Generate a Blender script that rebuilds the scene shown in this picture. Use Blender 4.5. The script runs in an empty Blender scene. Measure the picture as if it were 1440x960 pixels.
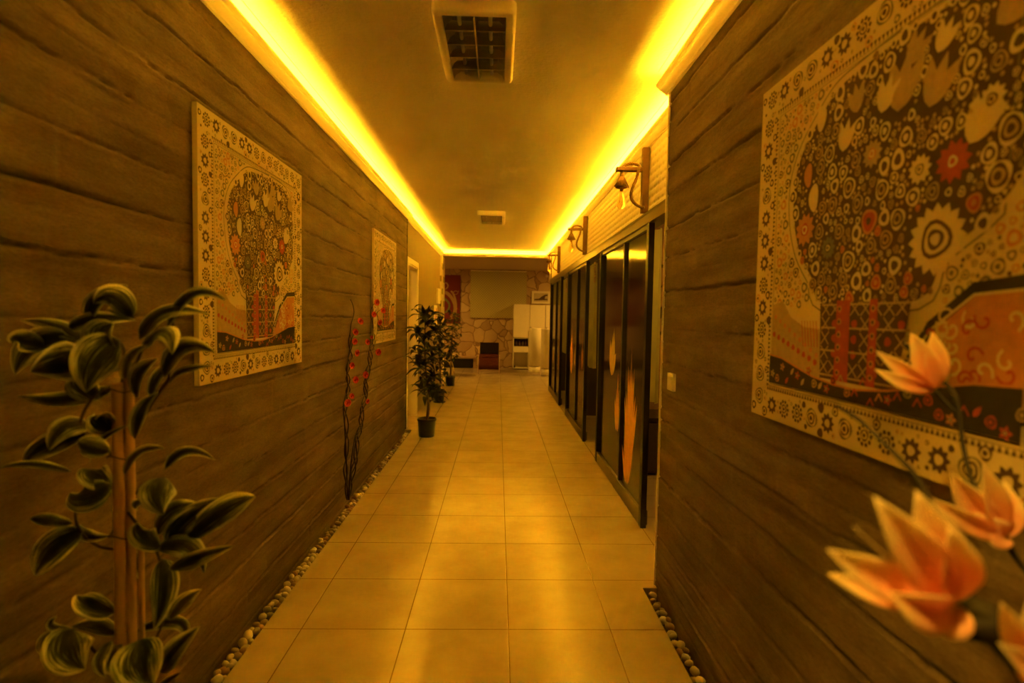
import bpy, bmesh, math, random
import numpy as np
from mathutils import Vector, Matrix, noise
C = bpy.context.scene.collection
PI = math.pi
# ------------------------------------------------------------------ camera model (1440x960)
F = 763.815; YAW = .0262793; PIT = .0475581; ROL = .0177376; H = 1.37559
_fw = Vector((math.sin(YAW)*math.cos(PIT), math.cos(YAW)*math.cos(PIT), -math.sin(PIT)))
_r0 = _fw.cross(Vector((0, 0, 1))).normalized(); _u0 = _r0.cross(_fw)
_r = math.cos(ROL)*_r0 + math.sin(ROL)*_u0; _u = -math.sin(ROL)*_r0 + math.cos(ROL)*_u0
def at(px, py, Y):
    """the point of the photograph's ray that lies Y metres down the corridor"""
    d = _fw + _r*((px-720)/F) - _u*((py-480)/F)
    return Vector((0, 0, H)) + d*(Y/d.y)
cam = bpy.data.cameras.new('camera'); co = bpy.data.objects.new('camera', cam); C.objects.link(co)
m = Matrix((( _r.x, _u.x, -_fw.x, 0), (_r.y, _u.y, -_fw.y, 0), (_r.z, _u.z, -_fw.z, H), (0, 0, 0, 1)))
co.matrix_world = m
cam.sensor_width = 36; cam.lens = F/1440*36; cam.clip_start = .02
cam.dof.use_dof = True; cam.dof.focus_distance = 3.6; cam.dof.aperture_fstop = 2.2
bpy.context.scene.camera = co
vs = bpy.context.scene.view_settings
bpy.context.scene.display_settings.display_device = 'sRGB'
vs.view_transform = 'Standard'; vs.look = 'None'; vs.gamma = 1; vs.use_curve_mapping = False
vs.exposure = 2.95
cy = bpy.context.scene.cycles
cy.sample_clamp_indirect = 0; cy.diffuse_bounces = 7; cy.max_bounces = 12; cy.adaptive_threshold = .004
w = bpy.data.worlds.new('world'); bpy.context.scene.world = w; w.use_nodes = True
w.node_tree.nodes['Background'].inputs[0].default_value = (.9, .5, .1, 1)
w.node_tree.nodes['Background'].inputs[1].default_value = .0

# ------------------------------------------------------------------ materials
class NT:
    def __init__(s, name):
        s.m = bpy.data.materials.new(name); s.m.use_nodes = True; s.t = s.m.node_tree
        s.b = s.t.nodes['Principled BSDF']; s.out = s.t.nodes['Material Output']
    def n(s, kind, **kw):
        x = s.t.nodes.new(kind)
        for k, v in kw.items():
            if k.startswith('i_'): x.inputs[k[2:].replace('_', ' ')].default_value = v
            else: setattr(x, k, v)
        return x
    def l(s, a, b): s.t.links.new(a, b)
    def math(s, op, a, b=None, c=None):
        x = s.t.nodes.new('ShaderNodeMath'); x.operation = op
        for i, v in enumerate((a, b, c)):
            if v is None: continue
            if isinstance(v, (int, float)): x.inputs[i].default_value = v
            else: s.l(v, x.inputs[i])
        return x.outputs[0]
    def mix(s, f, a, b, blend='MIX'):
        x = s.t.nodes.new('ShaderNodeMix'); x.data_type = 'RGBA'; x.blend_type = blend
        for i, v in ((0, f), (6, a), (7, b)):
            if isinstance(v, (int, float)): x.inputs[i].default_value = v
            elif isinstance(v, tuple): x.inputs[i].default_value = v if len(v) == 4 else v+(1,)
            else: s.l(v, x.inputs[i])
        return x.outputs[2]
    def ramp(s, f, stops):
        x = s.t.nodes.new('ShaderNodeValToRGB'); e = x.color_ramp.elements
        while len(e) < len(stops): e.new(.5)
        for k, (p, c) in enumerate(stops): e[k].position = p; e[k].color = c if len(c) == 4 else c+(1,)
        s.l(f, x.inputs[0]); return x.outputs[0]
    def bump(s, h, strength=.3, dist=.01):
        x = s.n('ShaderNodeBump'); x.inputs['Strength'].default_value = strength; x.inputs['Distance'].default_value = dist
        s.l(h, x.inputs['Height']); s.l(x.outputs[0], s.b.inputs['Normal']); return x
def pos(s, scale=(1, 1, 1)):
    g = s.n('ShaderNodeTexCoord'); mp = s.n('ShaderNodeMapping'); mp.inputs['Scale'].default_value = scale
    s.l(g.outputs['Object'], mp.inputs[0]); return mp.outputs[0]
def noi(s, v, scale, detail=4, rough=.55):
    x = s.n('ShaderNodeTexNoise'); x.inputs['Scale'].default_value = scale; x.inputs['Detail'].default_value = detail
    x.inputs['Roughness'].default_value = rough; s.l(v, x.inputs['Vector']); return x.outputs['Fac']
def mat(name, col, rough=.6, metal=0, var=.12, scale=20, bump=0, spec=.5, sss=0):
    s = NT(name); v = pos(s); f = noi(s, v, scale)
    c = s.mix(f, tuple(x*(1-var) for x in col), tuple(min(1, x*(1+var)) for x in col))
    s.l(c, s.b.inputs['Base Color']); s.b.inputs['Roughness'].default_value = rough
    s.b.inputs['Metallic'].default_value = metal; s.b.inputs['Specular IOR Level'].default_value = spec
    if bump: s.bump(f, bump, .004)
    return s.m
M = {}
s = NT('crown_foam_paint'); s.b.inputs['Base Color'].default_value = (.88, .84, .76, 1); s.b.inputs['Roughness'].default_value = .45
tl = s.n('ShaderNodeBsdfTranslucent'); tl.inputs[0].default_value = (.95, .9, .8, 1); mx = s.n('ShaderNodeMixShader'); mx.inputs[0].default_value = .015
s.l(s.b.outputs[0], mx.inputs[1]); s.l(tl.outputs[0], mx.inputs[2]); s.l(mx.outputs[0], s.out.inputs[0]); M['crown_foam'] = s.m
# stone planks
s = NT('board_stone'); v = pos(s, (1, 1.3, 7)); f = noi(s, v, 2.2, 6, .6); v2 = pos(s, (1, 3, 40)); g = noi(s, v2, 5, 4, .7)
v3 = pos(s, (1, 1, 1)); h3 = noi(s, v3, 1.7, 3)
c = s.ramp(f, [(.3, (.155, .101, .063)), (.5, (.225, .155, .102)), (.72, (.31, .22, .148))])
c = s.mix(s.math('MULTIPLY', g, .5), c, (.115, .076, .05), 'MIX')
at_ = s.n('ShaderNodeAttribute'); at_.attribute_name = 'tone'
c = s.mix(1.0, c, at_.outputs['Color'], 'MULTIPLY')
c = s.mix(s.math('MULTIPLY', s.math('GREATER_THAN', h3, .62), .18), c, (.30, .22, .155))
s.l(c, s.b.inputs['Base Color']); s.b.inputs['Roughness'].default_value = .75; s.b.inputs['Specular IOR Level'].default_value = .3
v4 = pos(s, (1, 2.2, 7)); k = noi(s, v4, 26, 6, .75); c2 = s.mix(s.math('MULTIPLY', s.math('SUBTRACT', k, .35), 1.6), (.62, .62, .62), (1.32, 1.3, 1.26)); c = s.mix(1.0, c, c2, 'MULTIPLY'); s.l(c, s.b.inputs['Base Color']); s.bump(k, .6, .006); M['stone'] = s.m
# plaster ceiling
s = NT('stipple_ceiling'); v = pos(s); f = noi(s, v, 55, 3); f2 = noi(s, v, 3, 3)
s.l(s.mix(f2, (.76, .73, .66), (.82, .79, .72)), s.b.inputs['Base Color']); s.b.inputs['Roughness'].default_value = .8
s.bump(f, .9, .006); M['ceiling'] = s.m
M['plaster'] = mat('wall_plaster', (.42, .34, .25), .7, scale=6, var=.06, bump=.1)
M['plaster_tan'] = mat('tan_wall_plaster', (.25, .19, .125), .7, scale=6, var=.06, bump=.1)
M['crown'] = mat('crown_paint', (.84, .80, .72), .45, scale=5, var=.03)
M['white'] = mat('white_paint', (.82, .79, .72), .4, scale=8, var=.03)
M['whitewall'] = mat('white_embossed', (.85, .82, .74), .6, scale=15, var=.05)
M['grey_white'] = mat('white_laminate', (.78, .74, .66), .3, scale=4, var=.03)
M['casing'] = mat('door_casing', (.74, .68, .58), .4, scale=9, var=.05)
M['dark'] = mat('dark_gap', (.02, .015, .012), .8)
M['black_metal'] = mat('black_bronze_metal', (.05, .038, .028), .38, .6, scale=30)
M['brown_metal'] = mat('brown_bronze_metal', (.16, .12, .08), .36, .5, scale=30)
M['room_dark'] = mat('dark_room_paint', (.07, .045, .03), .8)
M['room_brown'] = mat('brown_room_stone', (.30, .20, .12), .8, scale=12, var=.5, bump=.4)
M['curtain'] = mat('olive_curtain', (.68, .64, .32), .8, scale=8)
M['wood'] = mat('bracket_wood', (.19, .095, .045), .6, scale=12, var=.35, bump=.2)
M['rope'] = mat('jute_rope', (.29, .18, .085), .9, scale=60, var=.3, bump=.6)
M['cane'] = mat('bamboo_cane', (.52, .31, .16), .55, scale=9, var=.22)
M['vine'] = mat('dark_vine', (.022, .013, .009), .6, scale=20)
M['black_plastic'] = mat('black_pot', (.012, .012, .012), .35, var=.1)
M['soil'] = mat('potting_soil', (.05, .035, .02), .95, scale=80, var=.5, bump=.8)
M['trunk'] = mat('tree_bark', (.20, .12, .07), .8, scale=30, var=.3, bump=.4)
M['trunk_pale'] = mat('pale_bark', (.5, .36, .22), .7, scale=30, var=.2)
M['rose'] = mat('coral_rose', (.80, .10, .07), .6, scale=30, var=.25)
M['rose_leaf'] = mat('rose_sepal', (.05, .05, .02), .7)
M['brass'] = mat('bulb_brass', (.5, .3, .1), .35, .9)
M['burgundy'] = mat('burgundy_leather', (.07, .012, .009), .55, scale=15, var=.25, spec=.2)
M['black_leather'] = mat('black_leather', (.012, .006, .005), .7, scale=15, spec=.1)
M['pale_wood'] = mat('pale_bentwood', (.62, .46, .28), .4, scale=9)
M['switch'] = mat('switch_plastic', (.85, .82, .74), .3, var=.02)
M['sill_stone'] = mat('ledge_stone', (.38, .27, .18), .7, scale=12, var=.3)
M['tube_white'] = mat('tube_white', (.75, .73, .7), .25, var=.02)
M['mirror'] = mat('mirror_louvre', (.62, .60, .56), .24, 1.0, var=.08, scale=14)
M['steel'] = mat('hinge_steel', (.3, .26, .2), .4, .8)
M['flower_dark'] = mat('seed_head', (.015, .01, .008), .7, scale=60, bump=.6)
M['mosaic_dark'] = mat('mosaic_olive', (.25, .22, .12), .4)
M['pink'] = mat('pink_blossom', (.85, .35, .30), .6)
M['canvas'] = mat('canvas_print_cream', (.57, .445, .27), .75, scale=140, var=.14)
M['p_dark'] = mat('canvas_print_brown_black', (.065, .032, .022), .7, scale=60, var=.3)
M['p_black'] = mat('canvas_print_black', (.022, .012, .01), .7, scale=60, var=.3)
M['p_red'] = mat('canvas_print_red', (.36, .05, .035), .7, scale=60, var=.3)
M['p_orange'] = mat('canvas_print_orange', (.46, .19, .08), .7, scale=60, var=.3)
M['p_olive'] = mat('canvas_print_slate', (.14, .12, .09), .7, scale=60, var=.3)
M['p_tan'] = mat('canvas_print_tan', (.38, .26, .14), .7, scale=60, var=.3)
M['pebble'] = None
for k, cc in (('pebble_a', (.42, .34, .26)), ('pebble_b', (.32, .24, .18)), ('pebble_c', (.50, .43, .35)), ('pebble_d', (.28, .17, .11))):
    M[k] = mat(k, cc, .65, scale=30, var=.2)
# floor tiles
TX, TY, TS = -.38256, 2.32114, .45
s = NT('floor_tile'); g = s.n('ShaderNodeNewGeometry'); sp = s.n('ShaderNodeSeparateXYZ'); s.l(g.outputs['Position'], sp.inputs[0])
def groove(o, off):
    a = s.math('DIVIDE', s.math('SUBTRACT', o, off), TS); fl = s.math('FLOOR', s.math('ADD', a, .5))
    return s.math('MULTIPLY', s.math('ABSOLUTE', s.math('SUBTRACT', a, fl)), TS), s.math('FLOOR', a)
gx, ix = groove(sp.outputs[0], TX); gy, iy = groove(sp.outputs[1], TY)
gd = s.math('MINIMUM', gx, gy); gm = s.math('LESS_THAN', gd, .0019)
cb = s.n('ShaderNodeCombineXYZ'); s.l(ix, cb.inputs[0]); s.l(iy, cb.inputs[1]); wn = s.n('ShaderNodeTexWhiteNoise'); s.l(cb.outputs[0], wn.inputs['Vector'])
f = noi(s, g.outputs['Position'], 3.5, 6, .65); f2 = noi(s, g.outputs['Position'], 60, 3)
c = s.ramp(f, [(.3, (.35, .28, .195)), (.7, (.45, .37, .265))])
c = s.mix(s.math('MULTIPLY', wn.outputs['Value'], .14), c, (.45, .36, .25)); c = s.mix(gm, c, (.16, .10, .05))
s.l(c, s.b.inputs['Base Color'])
s.l(s.math('ADD', s.math('MULTIPLY', f, .10), .19), s.b.inputs['Roughness']); s.b.inputs['Specular IOR Level'].default_value = .85
hh = s.math('ADD', s.math('MULTIPLY', s.math('SMOOTH_MIN', gd, .004, .002), 60), s.math('MULTIPLY', f2, .02)); s.bump(hh, .25, .01)
M['floor'] = s.m
# flagstone wall
s = NT('flagstone_wall'); v = pos(s, (1, 1, 1)); nz = s.n('ShaderNodeTexNoise'); nz.inputs['Scale'].default_value = 3.2; s.l(v, nz.inputs['Vector'])
vm = s.mix(.22, v, nz.outputs['Color'], 'ADD')
vo = s.n('ShaderNodeTexVoronoi', feature='DISTANCE_TO_EDGE'); vo.inputs['Scale'].default_value = 3.7; s.l(vm, vo.inputs['Vector'])
vc = s.n('ShaderNodeTexVoronoi'); vc.inputs['Scale'].default_value = 3.7; s.l(vm, vc.inputs['Vector'])
f = noi(s, v, 9, 5); sh = s.n('ShaderNodeSeparateColor'); s.l(vc.outputs['Color'], sh.inputs[0])
c = s.ramp(sh.outputs[0], [(0, (.34, .24, .16)), (.5, (.50, .38, .27)), (1, (.64, .52, .38))]); c = s.mix(s.math('MULTIPLY', f, .35), c, (.3, .2, .13))
e = s.math('LESS_THAN', vo.outputs['Distance'], .035); c = s.mix(e, c, (.24, .16, .11)); s.l(c, s.b.inputs['Base Color']); s.b.inputs['Roughness'].default_value = .8
s.bump(s.math('SMOOTH_MIN', vo.outputs['Distance'], .07, .05), .8, .15); M['flagstone'] = s.m
# blind
s = NT('patterned_blind'); v = pos(s, (1, 1, 1)); sp = s.n('ShaderNodeSeparateXYZ'); s.l(v, sp.inputs[0])
a = s.math('SINE', s.math('MULTIPLY', sp.outputs[0], 95)); b = s.math('SINE', s.math('MULTIPLY', sp.outputs[2], 95))
k = s.math('GREATER_THAN', s.math('MULTIPLY', a, b), .1)
s.l(s.mix(k, (.34, .33, .16), (.50, .46, .26)), s.b.inputs['Base Color']); s.b.inputs['Roughness'].default_value = .7; M['blind'] = s.m
# variegated leaf (u across, v along)
def leafmat(name, dark, mid, pale, edge=.5):
    s = NT(name); uv = s.n('ShaderNodeUVMap'); uv.uv_map = 'UVMap'; sp = s.n('ShaderNodeSeparateXYZ'); s.l(uv.outputs[0], sp.inputs[0])
    u = s.math('MULTIPLY', s.math('ABSOLUTE', s.math('SUBTRACT', sp.outputs[0], .5)), 2)
    oi = s.n('ShaderNodeObjectInfo')
    cb = s.n('ShaderNodeCombineXYZ'); s.l(s.math('MULTIPLY', sp.outputs[0], 24), cb.inputs[0]); s.l(s.math('MULTIPLY', sp.outputs[1], 1.4), cb.inputs[1]); s.l(s.math('MULTIPLY', oi.outputs['Random'], 30), cb.inputs[2])
    f = noi(s, cb.outputs[0], 1.6, 4, .6)
    t = s.math('ADD', s.math('MULTIPLY', u, edge), s.math('MULTIPLY', s.math('SUBTRACT', f, .5), 1.5)); t = s.math('ADD', t, s.math('MULTIPLY', sp.outputs[1], .25))
    c = s.ramp(t, [(.28, dark), (.43, mid), (.64, pale)]); s.l(c, s.b.inputs['Base Color']); s.b.inputs['Roughness'].default_value = .5
    s.b.inputs['Specular IOR Level'].default_value = .3
    return s.m
M['leaf_var'] = leafmat('variegated_leaf', (.010, .014, .008), (.09, .11, .04), (.80, .76, .40))
M['leaf_green'] = mat('ficus_leaf', (.022, .032, .012), .45, var=.4, scale=12)
M['leaf_olive'] = mat('olive_leaf', (.10, .12, .03), .5, var=.4, scale=12)
# orange petals
s = NT('orange_petal'); uv = s.n('ShaderNodeUVMap'); uv.uv_map = 'UVMap'; sp = s.n('ShaderNodeSeparateXYZ'); s.l(uv.outputs[0], sp.inputs[0])
v = pos(s); f = noi(s, v, 60, 3)
t = s.math('ADD', sp.outputs[1], s.math('MULTIPLY', s.math('SUBTRACT', f, .5), .5))
t = s.math('ADD', t, s.math('MULTIPLY', s.math('ABSOLUTE', s.math('SUBTRACT', sp.outputs[0], .5)), .5))
c = s.ramp(t, [(.03, (.85, .80, .30)), (.25, (.98, .62, .50)), (.6, (.98, .58, .45)), (1.0, (1.0, .86, .66))])
s.l(c, s.b.inputs['Base Color']); s.b.inputs['Roughness'].default_value = .55
tl = s.n('ShaderNodeBsdfTranslucent'); s.l(c, tl.inputs[0]); mx = s.n('ShaderNodeMixShader'); mx.inputs[0].default_value = .5
s.l(s.b.outputs[0], mx.inputs[1]); s.l(tl.outputs[0], mx.inputs[2]); s.l(mx.outputs[0], s.out.inputs[0])
M['petal'] = s.m
# led
LEDC = (1.0, .50, .013)
s = NT('amber_led'); s.b.inputs['Base Color'].default_value = (.9, .6, .1, 1)
s.b.inputs['Emission Color'].default_value = LEDC+(1,); s.b.inputs['Emission Strength'].default_value = 30; M['led'] = s.m
# glazing
s = NT('tinted_glass'); tr = s.n('ShaderNodeBsdfTransparent'); tr.inputs[0].default_value = (.88, .88, .72, 1)
gl = s.n('ShaderNodeBsdfGlossy'); gl.inputs['Roughness'].default_value = .10; gl.inputs[0].default_value = (.9, .9, .85, 1)
lw = s.n('ShaderNodeFresnel'); lw.inputs[0].default_value = 1.5; mx = s.n('ShaderNodeMixShader')
s.l(lw.outputs[0], mx.inputs[0]); s.l(tr.outputs[0], mx.inputs[1]); s.l(gl.outputs[0], mx.inputs[2]); s.l(mx.outputs[0], s.out.inputs[0]); M['glass'] = s.m
s = NT('bulb_glass'); s.b.inputs['Base Color'].default_value = (1, .82, .5, 1); s.b.inputs['Transmission Weight'].default_value = 1
s.b.inputs['Roughness'].default_value = .03; s.b.inputs['IOR'].default_value = 1.15; M['bulb'] = s.m
def printmat(name, a, b):
    return mat(name, tuple((x+y)/2 for x, y in zip(a, b)), .5, scale=18, var=.35)
M['lotus_orange'] = printmat('lotus_print_orange', (.98, .44, .13), (.92, .36, .10))
M['lotus_pale'] = printmat('lotus_print_pale', (.78, .62, .35), (.7, .5, .28))
M['flag_red'] = mat('red_banner_cloth', (.12, .006, .006), .8)
M['flag_gold'] = mat('banner_tan_print', (.30, .19, .08), .8)
M['flag_green'] = mat('banner_green_print', (.12, .14, .05), .8)
M['print_grey'] = mat('grey_landscape_print', (.45, .40, .30), .6, scale=14, var=.3)

# ------------------------------------------------------------------ mesh builder
class MB:
    def __init__(s): s.v = []; s.f = []; s.mi = []; s.uv = {}; s.sm = []
    def add(s, vs_, fs, mi=0, uvs=None, smooth=False):
        o = len(s.v); s.v += [tuple(p) for p in vs_]
        if uvs:
            for i, u in enumerate(uvs): s.uv[o+i] = u
        for f in fs: s.f.append(tuple(o+i for i in f)); s.mi.append(mi); s.sm.append(smooth)
        return s
    def box(s, a, b, mi=0, bev=0):
        x0, y0, z0 = (min(a[i], b[i]) for i in range(3)); x1, y1, z1 = (max(a[i], b[i]) for i in range(3))
        if not bev:
            P = [(x0,y0,z0),(x1,y0,z0),(x1,y1,z0),(x0,y1,z0),(x0,y0,z1),(x1,y0,z1),(x1,y1,z1),(x0,y1,z1)]
            return s.add(P, [(0,3,2,1),(4,5,6,7),(0,1,5,4),(1,2,6,5),(2,3,7,6),(3,0,4,7)], mi)
        bm = bmesh.new(); bmesh.ops.create_cube(bm, size=1)
        for q in bm.verts: q.co = Vector(((x0+x1)/2+q.co.x*(x1-x0), (y0+y1)/2+q.co.y*(y1-y0), (z0+z1)/2+q.co.z*(z1-z0)))
        bmesh.ops.bevel(bm, geom=bm.edges[:], offset=bev, segments=2, affect='EDGES', profile=.6)
        bm.verts.index_update(); s.add([q.co[:] for q in bm.verts], [[q.index for q in f.verts] for f in bm.faces], mi); bm.free(); return s
    def tube(s, pts, r, n=8, mi=0, cap=True, smooth=True):
        pts = [Vector(p) for p in pts]; k = len(pts)
        rs = r if isinstance(r, (list, tuple)) else [r]*k
        t = (pts[1]-pts[0]).normalized(); up = Vector((0, 0, 1)) if abs(t.z) < .9 else Vector((1, 0, 0))
        a = t.cross(up).normalized(); V = []
        for i, p in enumerate(pts):
            t = (pts[min(i+1, k-1)]-pts[max(i-1, 0)]).normalized(); a = (a - t*a.dot(t)).normalized(); b = t.cross(a)
            for j in range(n):
                q = 2*PI*j/n; V.append(p + (a*math.cos(q)+b*math.sin(q))*rs[i])
        fs = [(i*n+j, i*n+(j+1) % n, (i+1)*n+(j+1) % n, (i+1)*n+j) for i in range(k-1) for j in range(n)]
        if cap: fs += [tuple(range(n-1, -1, -1)), tuple((k-1)*n+j for j in range(n))]
        return s.add(V, fs, mi, smooth=smooth)
    def lathe(s, prof, c=(0, 0, 0), n=24, mi=0, smooth=True):
        V = []
        for r, z in prof:
            for j in range(n): V.append((c[0]+r*math.cos(2*PI*j/n), c[1]+r*math.sin(2*PI*j/n), c[2]+z))
        k = len(prof)
        fs = [(i*n+j, i*n+(j+1) % n, (i+1)*n+(j+1) % n, (i+1)*n+j) for i in range(k-1) for j in range(n)]
        return s.add(V, fs, mi, smooth=smooth)
    def prism(s, poly, axis, a, b, mi=0):
        """extrude a 2-D polygon along an axis from a to b; poly is in the other two axes in xyz order"""
        def P(q, t):
            return {'x': (t, q[0], q[1]), 'y': (q[0], t, q[1]), 'z': (q[0], q[1], t)}[axis]
        n = len(poly); V = [P(q, a) for q in poly]+[P(q, b) for q in poly]
        fs = [tuple(range(n)), tuple(range(2*n-1, n-1, -1))]+[(i, i+n, (i+1) % n+n, (i+1) % n) for i in range(n)]
        return s.add(V, fs, mi)
    def build(s, name, mats, parent=None, smooth=None):
        me = bpy.data.meshes.new(name); me.from_pydata(s.v, [], s.f)
        if not isinstance(mats, (list, tuple)): mats = [mats]
        for q in mats: me.materials.append(q)
        me.polygons.foreach_set('material_index', s.mi)
        me.polygons.foreach_set('use_smooth', [smooth if smooth is not None else q for q in s.sm])
        if s.uv:
            L = me.uv_layers.new(name='UVMap')
            for li, lp in enumerate(me.loops): L.data[li].uv = s.uv.get(lp.vertex_index, (0, 0))
        bm = bmesh.new(); bm.from_mesh(me)
        if not s.uv: bmesh.ops.recalc_face_normals(bm, faces=bm.faces)
        bm.to_mesh(me); bm.free()
        o = bpy.data.objects.new(name, me); C.objects.link(o)
        if parent: o.parent = parent
        return o
def empty(name, loc, rz=0):
    o = bpy.data.objects.new(name, None); C.objects.link(o); o.location = loc; o.rotation_euler = (0, 0, rz); o.empty_display_size = .05; return o
def tag(o, label, cat, group=None):
    o['label'] = label; o['category'] = cat
    if group: o['group'] = group
    return o
def st(o): o['kind'] = 'structure'; return o
def copy_tree(o, parent=None):
    c = o.copy(); C.objects.link(c); c.parent = parent
    for ch in [x for x in bpy.data.objects if x.parent == o]: copy_tree(ch, c)
    return c
def catmull(P, n=6):
    P = [Vector(p) for p in P]; out = []
    for i in range(len(P)-1):
        a, b, c, d = P[max(i-1, 0)], P[i], P[i+1], P[min(i+2, len(P)-1)]
        for k in range(n):
            t = k/n; out.append(.5*((2*b)+(c-a)*t+(2*a-5*b+4*c-d)*t*t+(3*b-a-3*c+d)*t**3))
    out.append(P[-1]); return out

s = NT('olive_sheer_curtain'); v = pos(s, (1, 1, .2)); f = noi(s, v, 14, 3); c = s.mix(f, (.56, .54, .24), (.70, .68, .34)); s.l(c, s.b.inputs['Base Color']); s.b.inputs['Roughness'].default_value = .9
tl = s.n('ShaderNodeBsdfTranslucent'); s.l(c, tl.inputs[0]); mx = s.n('ShaderNodeMixShader'); mx.inputs[0].default_value = .45
s.l(s.b.outputs[0], mx.inputs[1]); s.l(tl.outputs[0], mx.inputs[2]); s.l(mx.outputs[0], s.out.inputs[0]); M['curtain_cloth'] = s.m
# ------------------------------------------------------------------ constants of the place
XL, XR, XP = -1.085, .83, .975
YE = 6.47; YR = 2.72; ZC = 2.60; YB = -2.6; YEND = 10.42
# ------------------------------------------------------------------ floor
mb = MB()
mb.box((-1.0, YB, -.12), (.76, YR-.03, 0)); mb.box((-1.0, YR-.03, -.12), (4, 6.42, 0)); mb.box((-4, 6.42, -.12), (4, 15, 0)) 
mb.box((-4, 4, -.12), (-1.2, 6.42, 0)); mb.box((.9, YB, -.12), (4, YR-.03, 0))
st(mb.build('floor', M['floor']))
mb = MB(); mb.box((-1.2, YB, -.12), (-1.0, 6.42, -.06)); mb.box((.76, YB, -.12), (.9, YR-.03, -.06)); st(mb.build('trim_1', M['dark']))
# ------------------------------------------------------------------ plank stone walls
def stone_wall(name, X, side, y0, y1, z0, z1, seed):
    rng = np.random.RandomState(seed); dy, dz = .012, .0075
    ny = int((y1-y0)/dy)+1; nz_ = int((z1-z0)/dz)+1
    Y = np.linspace(y0, y1, ny); Z = np.linspace(z0, z1, nz_)
    # joint heights, matched to the courses seen in the photograph
    js = [z0-.01]
    z = 1.673
    seq = [2.437, 2.285, 2.134, 1.989, 1.822, 1.673]
    while z > z0+.12: z -= .135+.04*rng.rand(); seq.append(z)
    js = sorted([q for q in seq if q > z0+.05])
    weak = []
    for a, b in zip([z0]+js, js+[z1]):
        if rng.rand() < .75: weak.append(a+(b-a)*(.38+.24*rng.rand()))
    D = np.zeros((nz_, ny)); T = np.ones((nz_, ny))
    def n1(scale, amp, octs=3):
        out = np.zeros(ny)
        for o in range(octs):
            sc = scale/2**o; n = int((y1-y0)/sc)+4; k = rng.randn(n); xi = (Y-y0)/sc; i = xi.astype(int); t = xi-i; t = t*t*(3-2*t)
            out += amp/2**(o*.6)*(k[i]*(1-t)+k[i+1]*t)
        return out
    ZZ = Z[:, None]
    allj = sorted([(q, 1) for q in js]+[(q, 0) for q in weak])
    edges = [z0-.1]+[q for q, _ in allj]+[z1+.1]
    for a, b in zip(edges[:-1], edges[1:]):      # planks
        mask = (ZZ >= a) & (ZZ < b)
        y = y0-rng.rand()
        while y < y1:
            L = .7+1.3*rng.rand(); my = (Y >= y) & (Y < y+L)
            D += np.where(mask & my[None, :], rng.rand()*.004, 0); T *= np.where(mask & my[None, :], .88+.24*rng.rand(), 1)
            seam = np.exp(-((Y-(y+L))/.005)**2)
            D += np.where(mask, seam[None, :]*(.002 if rng.rand() < .6 else -.003), 0); T *= np.where(mask, 1+seam[None, :]*(.18), 1)
            y += L
    for q, strong in allj:
        c = q+n1(.10, .0022 if strong else .0014)[None, :]+n1(1.5, .004, 1)[None, :]
        wd = np.clip((.0036 if strong else .0022)+n1(.3, .0014)[None, :], .0014, .010)
        on = np.clip((.95 if strong else .6)+n1(.6, .3)[None, :], .35 if strong else .1, 1.4)
        gsh = np.exp(-((ZZ-c)/wd)**2)
        D -= (.010 if strong else .004)*gsh*on; T *= 1-np.clip((.62 if strong else .28)*gsh*on, 0, .8)
        lip = np.exp(-((ZZ-c+.012)/.006)**2); D += (.0028 if strong else .001)*lip*on; T *= 1+(.10 if strong else .05)*lip*on
    D += n1(.8, .0015)[None, :]
    D = np.clip(D, -.014, .012)
    V = np.zeros((nz_, ny, 3)); V[..., 0] = X+side*(D-.004); V[..., 1] = Y[None, :]; V[..., 2] = ZZ
    idx = np.arange(nz_*ny).reshape(nz_, ny)
    a, b, c, d = idx[:-1, :-1].ravel(), idx[:-1, 1:].ravel(), idx[1:, 1:].ravel(), idx[1:, :-1].ravel()
    q = np.stack([a, b, c, d] if side < 0 else [a, d, c, b], 1)
    me = bpy.data.meshes.new(name); me.vertices.add(nz_*ny); me.vertices.foreach_set('co', V.ravel())
    me.loops.add(q.size); me.loops.foreach_set('vertex_index', q.ravel().astype(np.int32))
    me.polygons.add(len(q)); me.polygons.foreach_set('loop_start', np.arange(0, q.size, 4, dtype=np.int32)); me.polygons.foreach_set('loop_total', np.full(len(q), 4, np.int32))
    me.update(calc_edges=True); me.validate()
    at_ = me.attributes.new('tone', 'FLOAT_COLOR', 'POINT'); col = np.ones((nz_*ny, 4), np.float32); col[:, :3] = T.ravel()[:, None]; at_.data.foreach_set('color', col.ravel())
    me.polygons.foreach_set('use_smooth', np.ones(len(q), bool)); me.materials.append(M['stone'])
    # solid backing behind the relief
    return me
def add_wall(name, me, backing):
    o = bpy.data.objects.new(name, me); C.objects.link(o); st(o)
    b = MB(); b.box(*backing); bo = b.build('wall_backing', M['plaster'], o); return o
add_wall('wall_left', stone_wall('wall_left', XL, 1, -.3, YE, -.07, 2.55, 3), ((XL-.03, YB, -.08), (-1.25, YE, 2.62)))
add_wall('wall_right', stone_wall('wall_right', XR, -1, -.3, YR, -.07, 2.55, 8), ((XR+.03, YB, -.08), (.98, YR, 2.62)))
# stone edge returns (the corner profiles)
mb = MB(); mb.box((XR-.002, YR, -.06), (.985, YR+.012, 2.50)); st(mb.build('trim_2', M['casing']))
mb = MB(); mb.box((XL-.04, YE, -.06), (XL+.004, YE+.012, 2.49)); st(mb.build('trim_3', M['p_black']))
mb = MB(); mb.box((-1.3, YB-.1, -.1), (1.1, YB, 2.7)); st(mb.build('wall_back', M['room_dark']))
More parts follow.
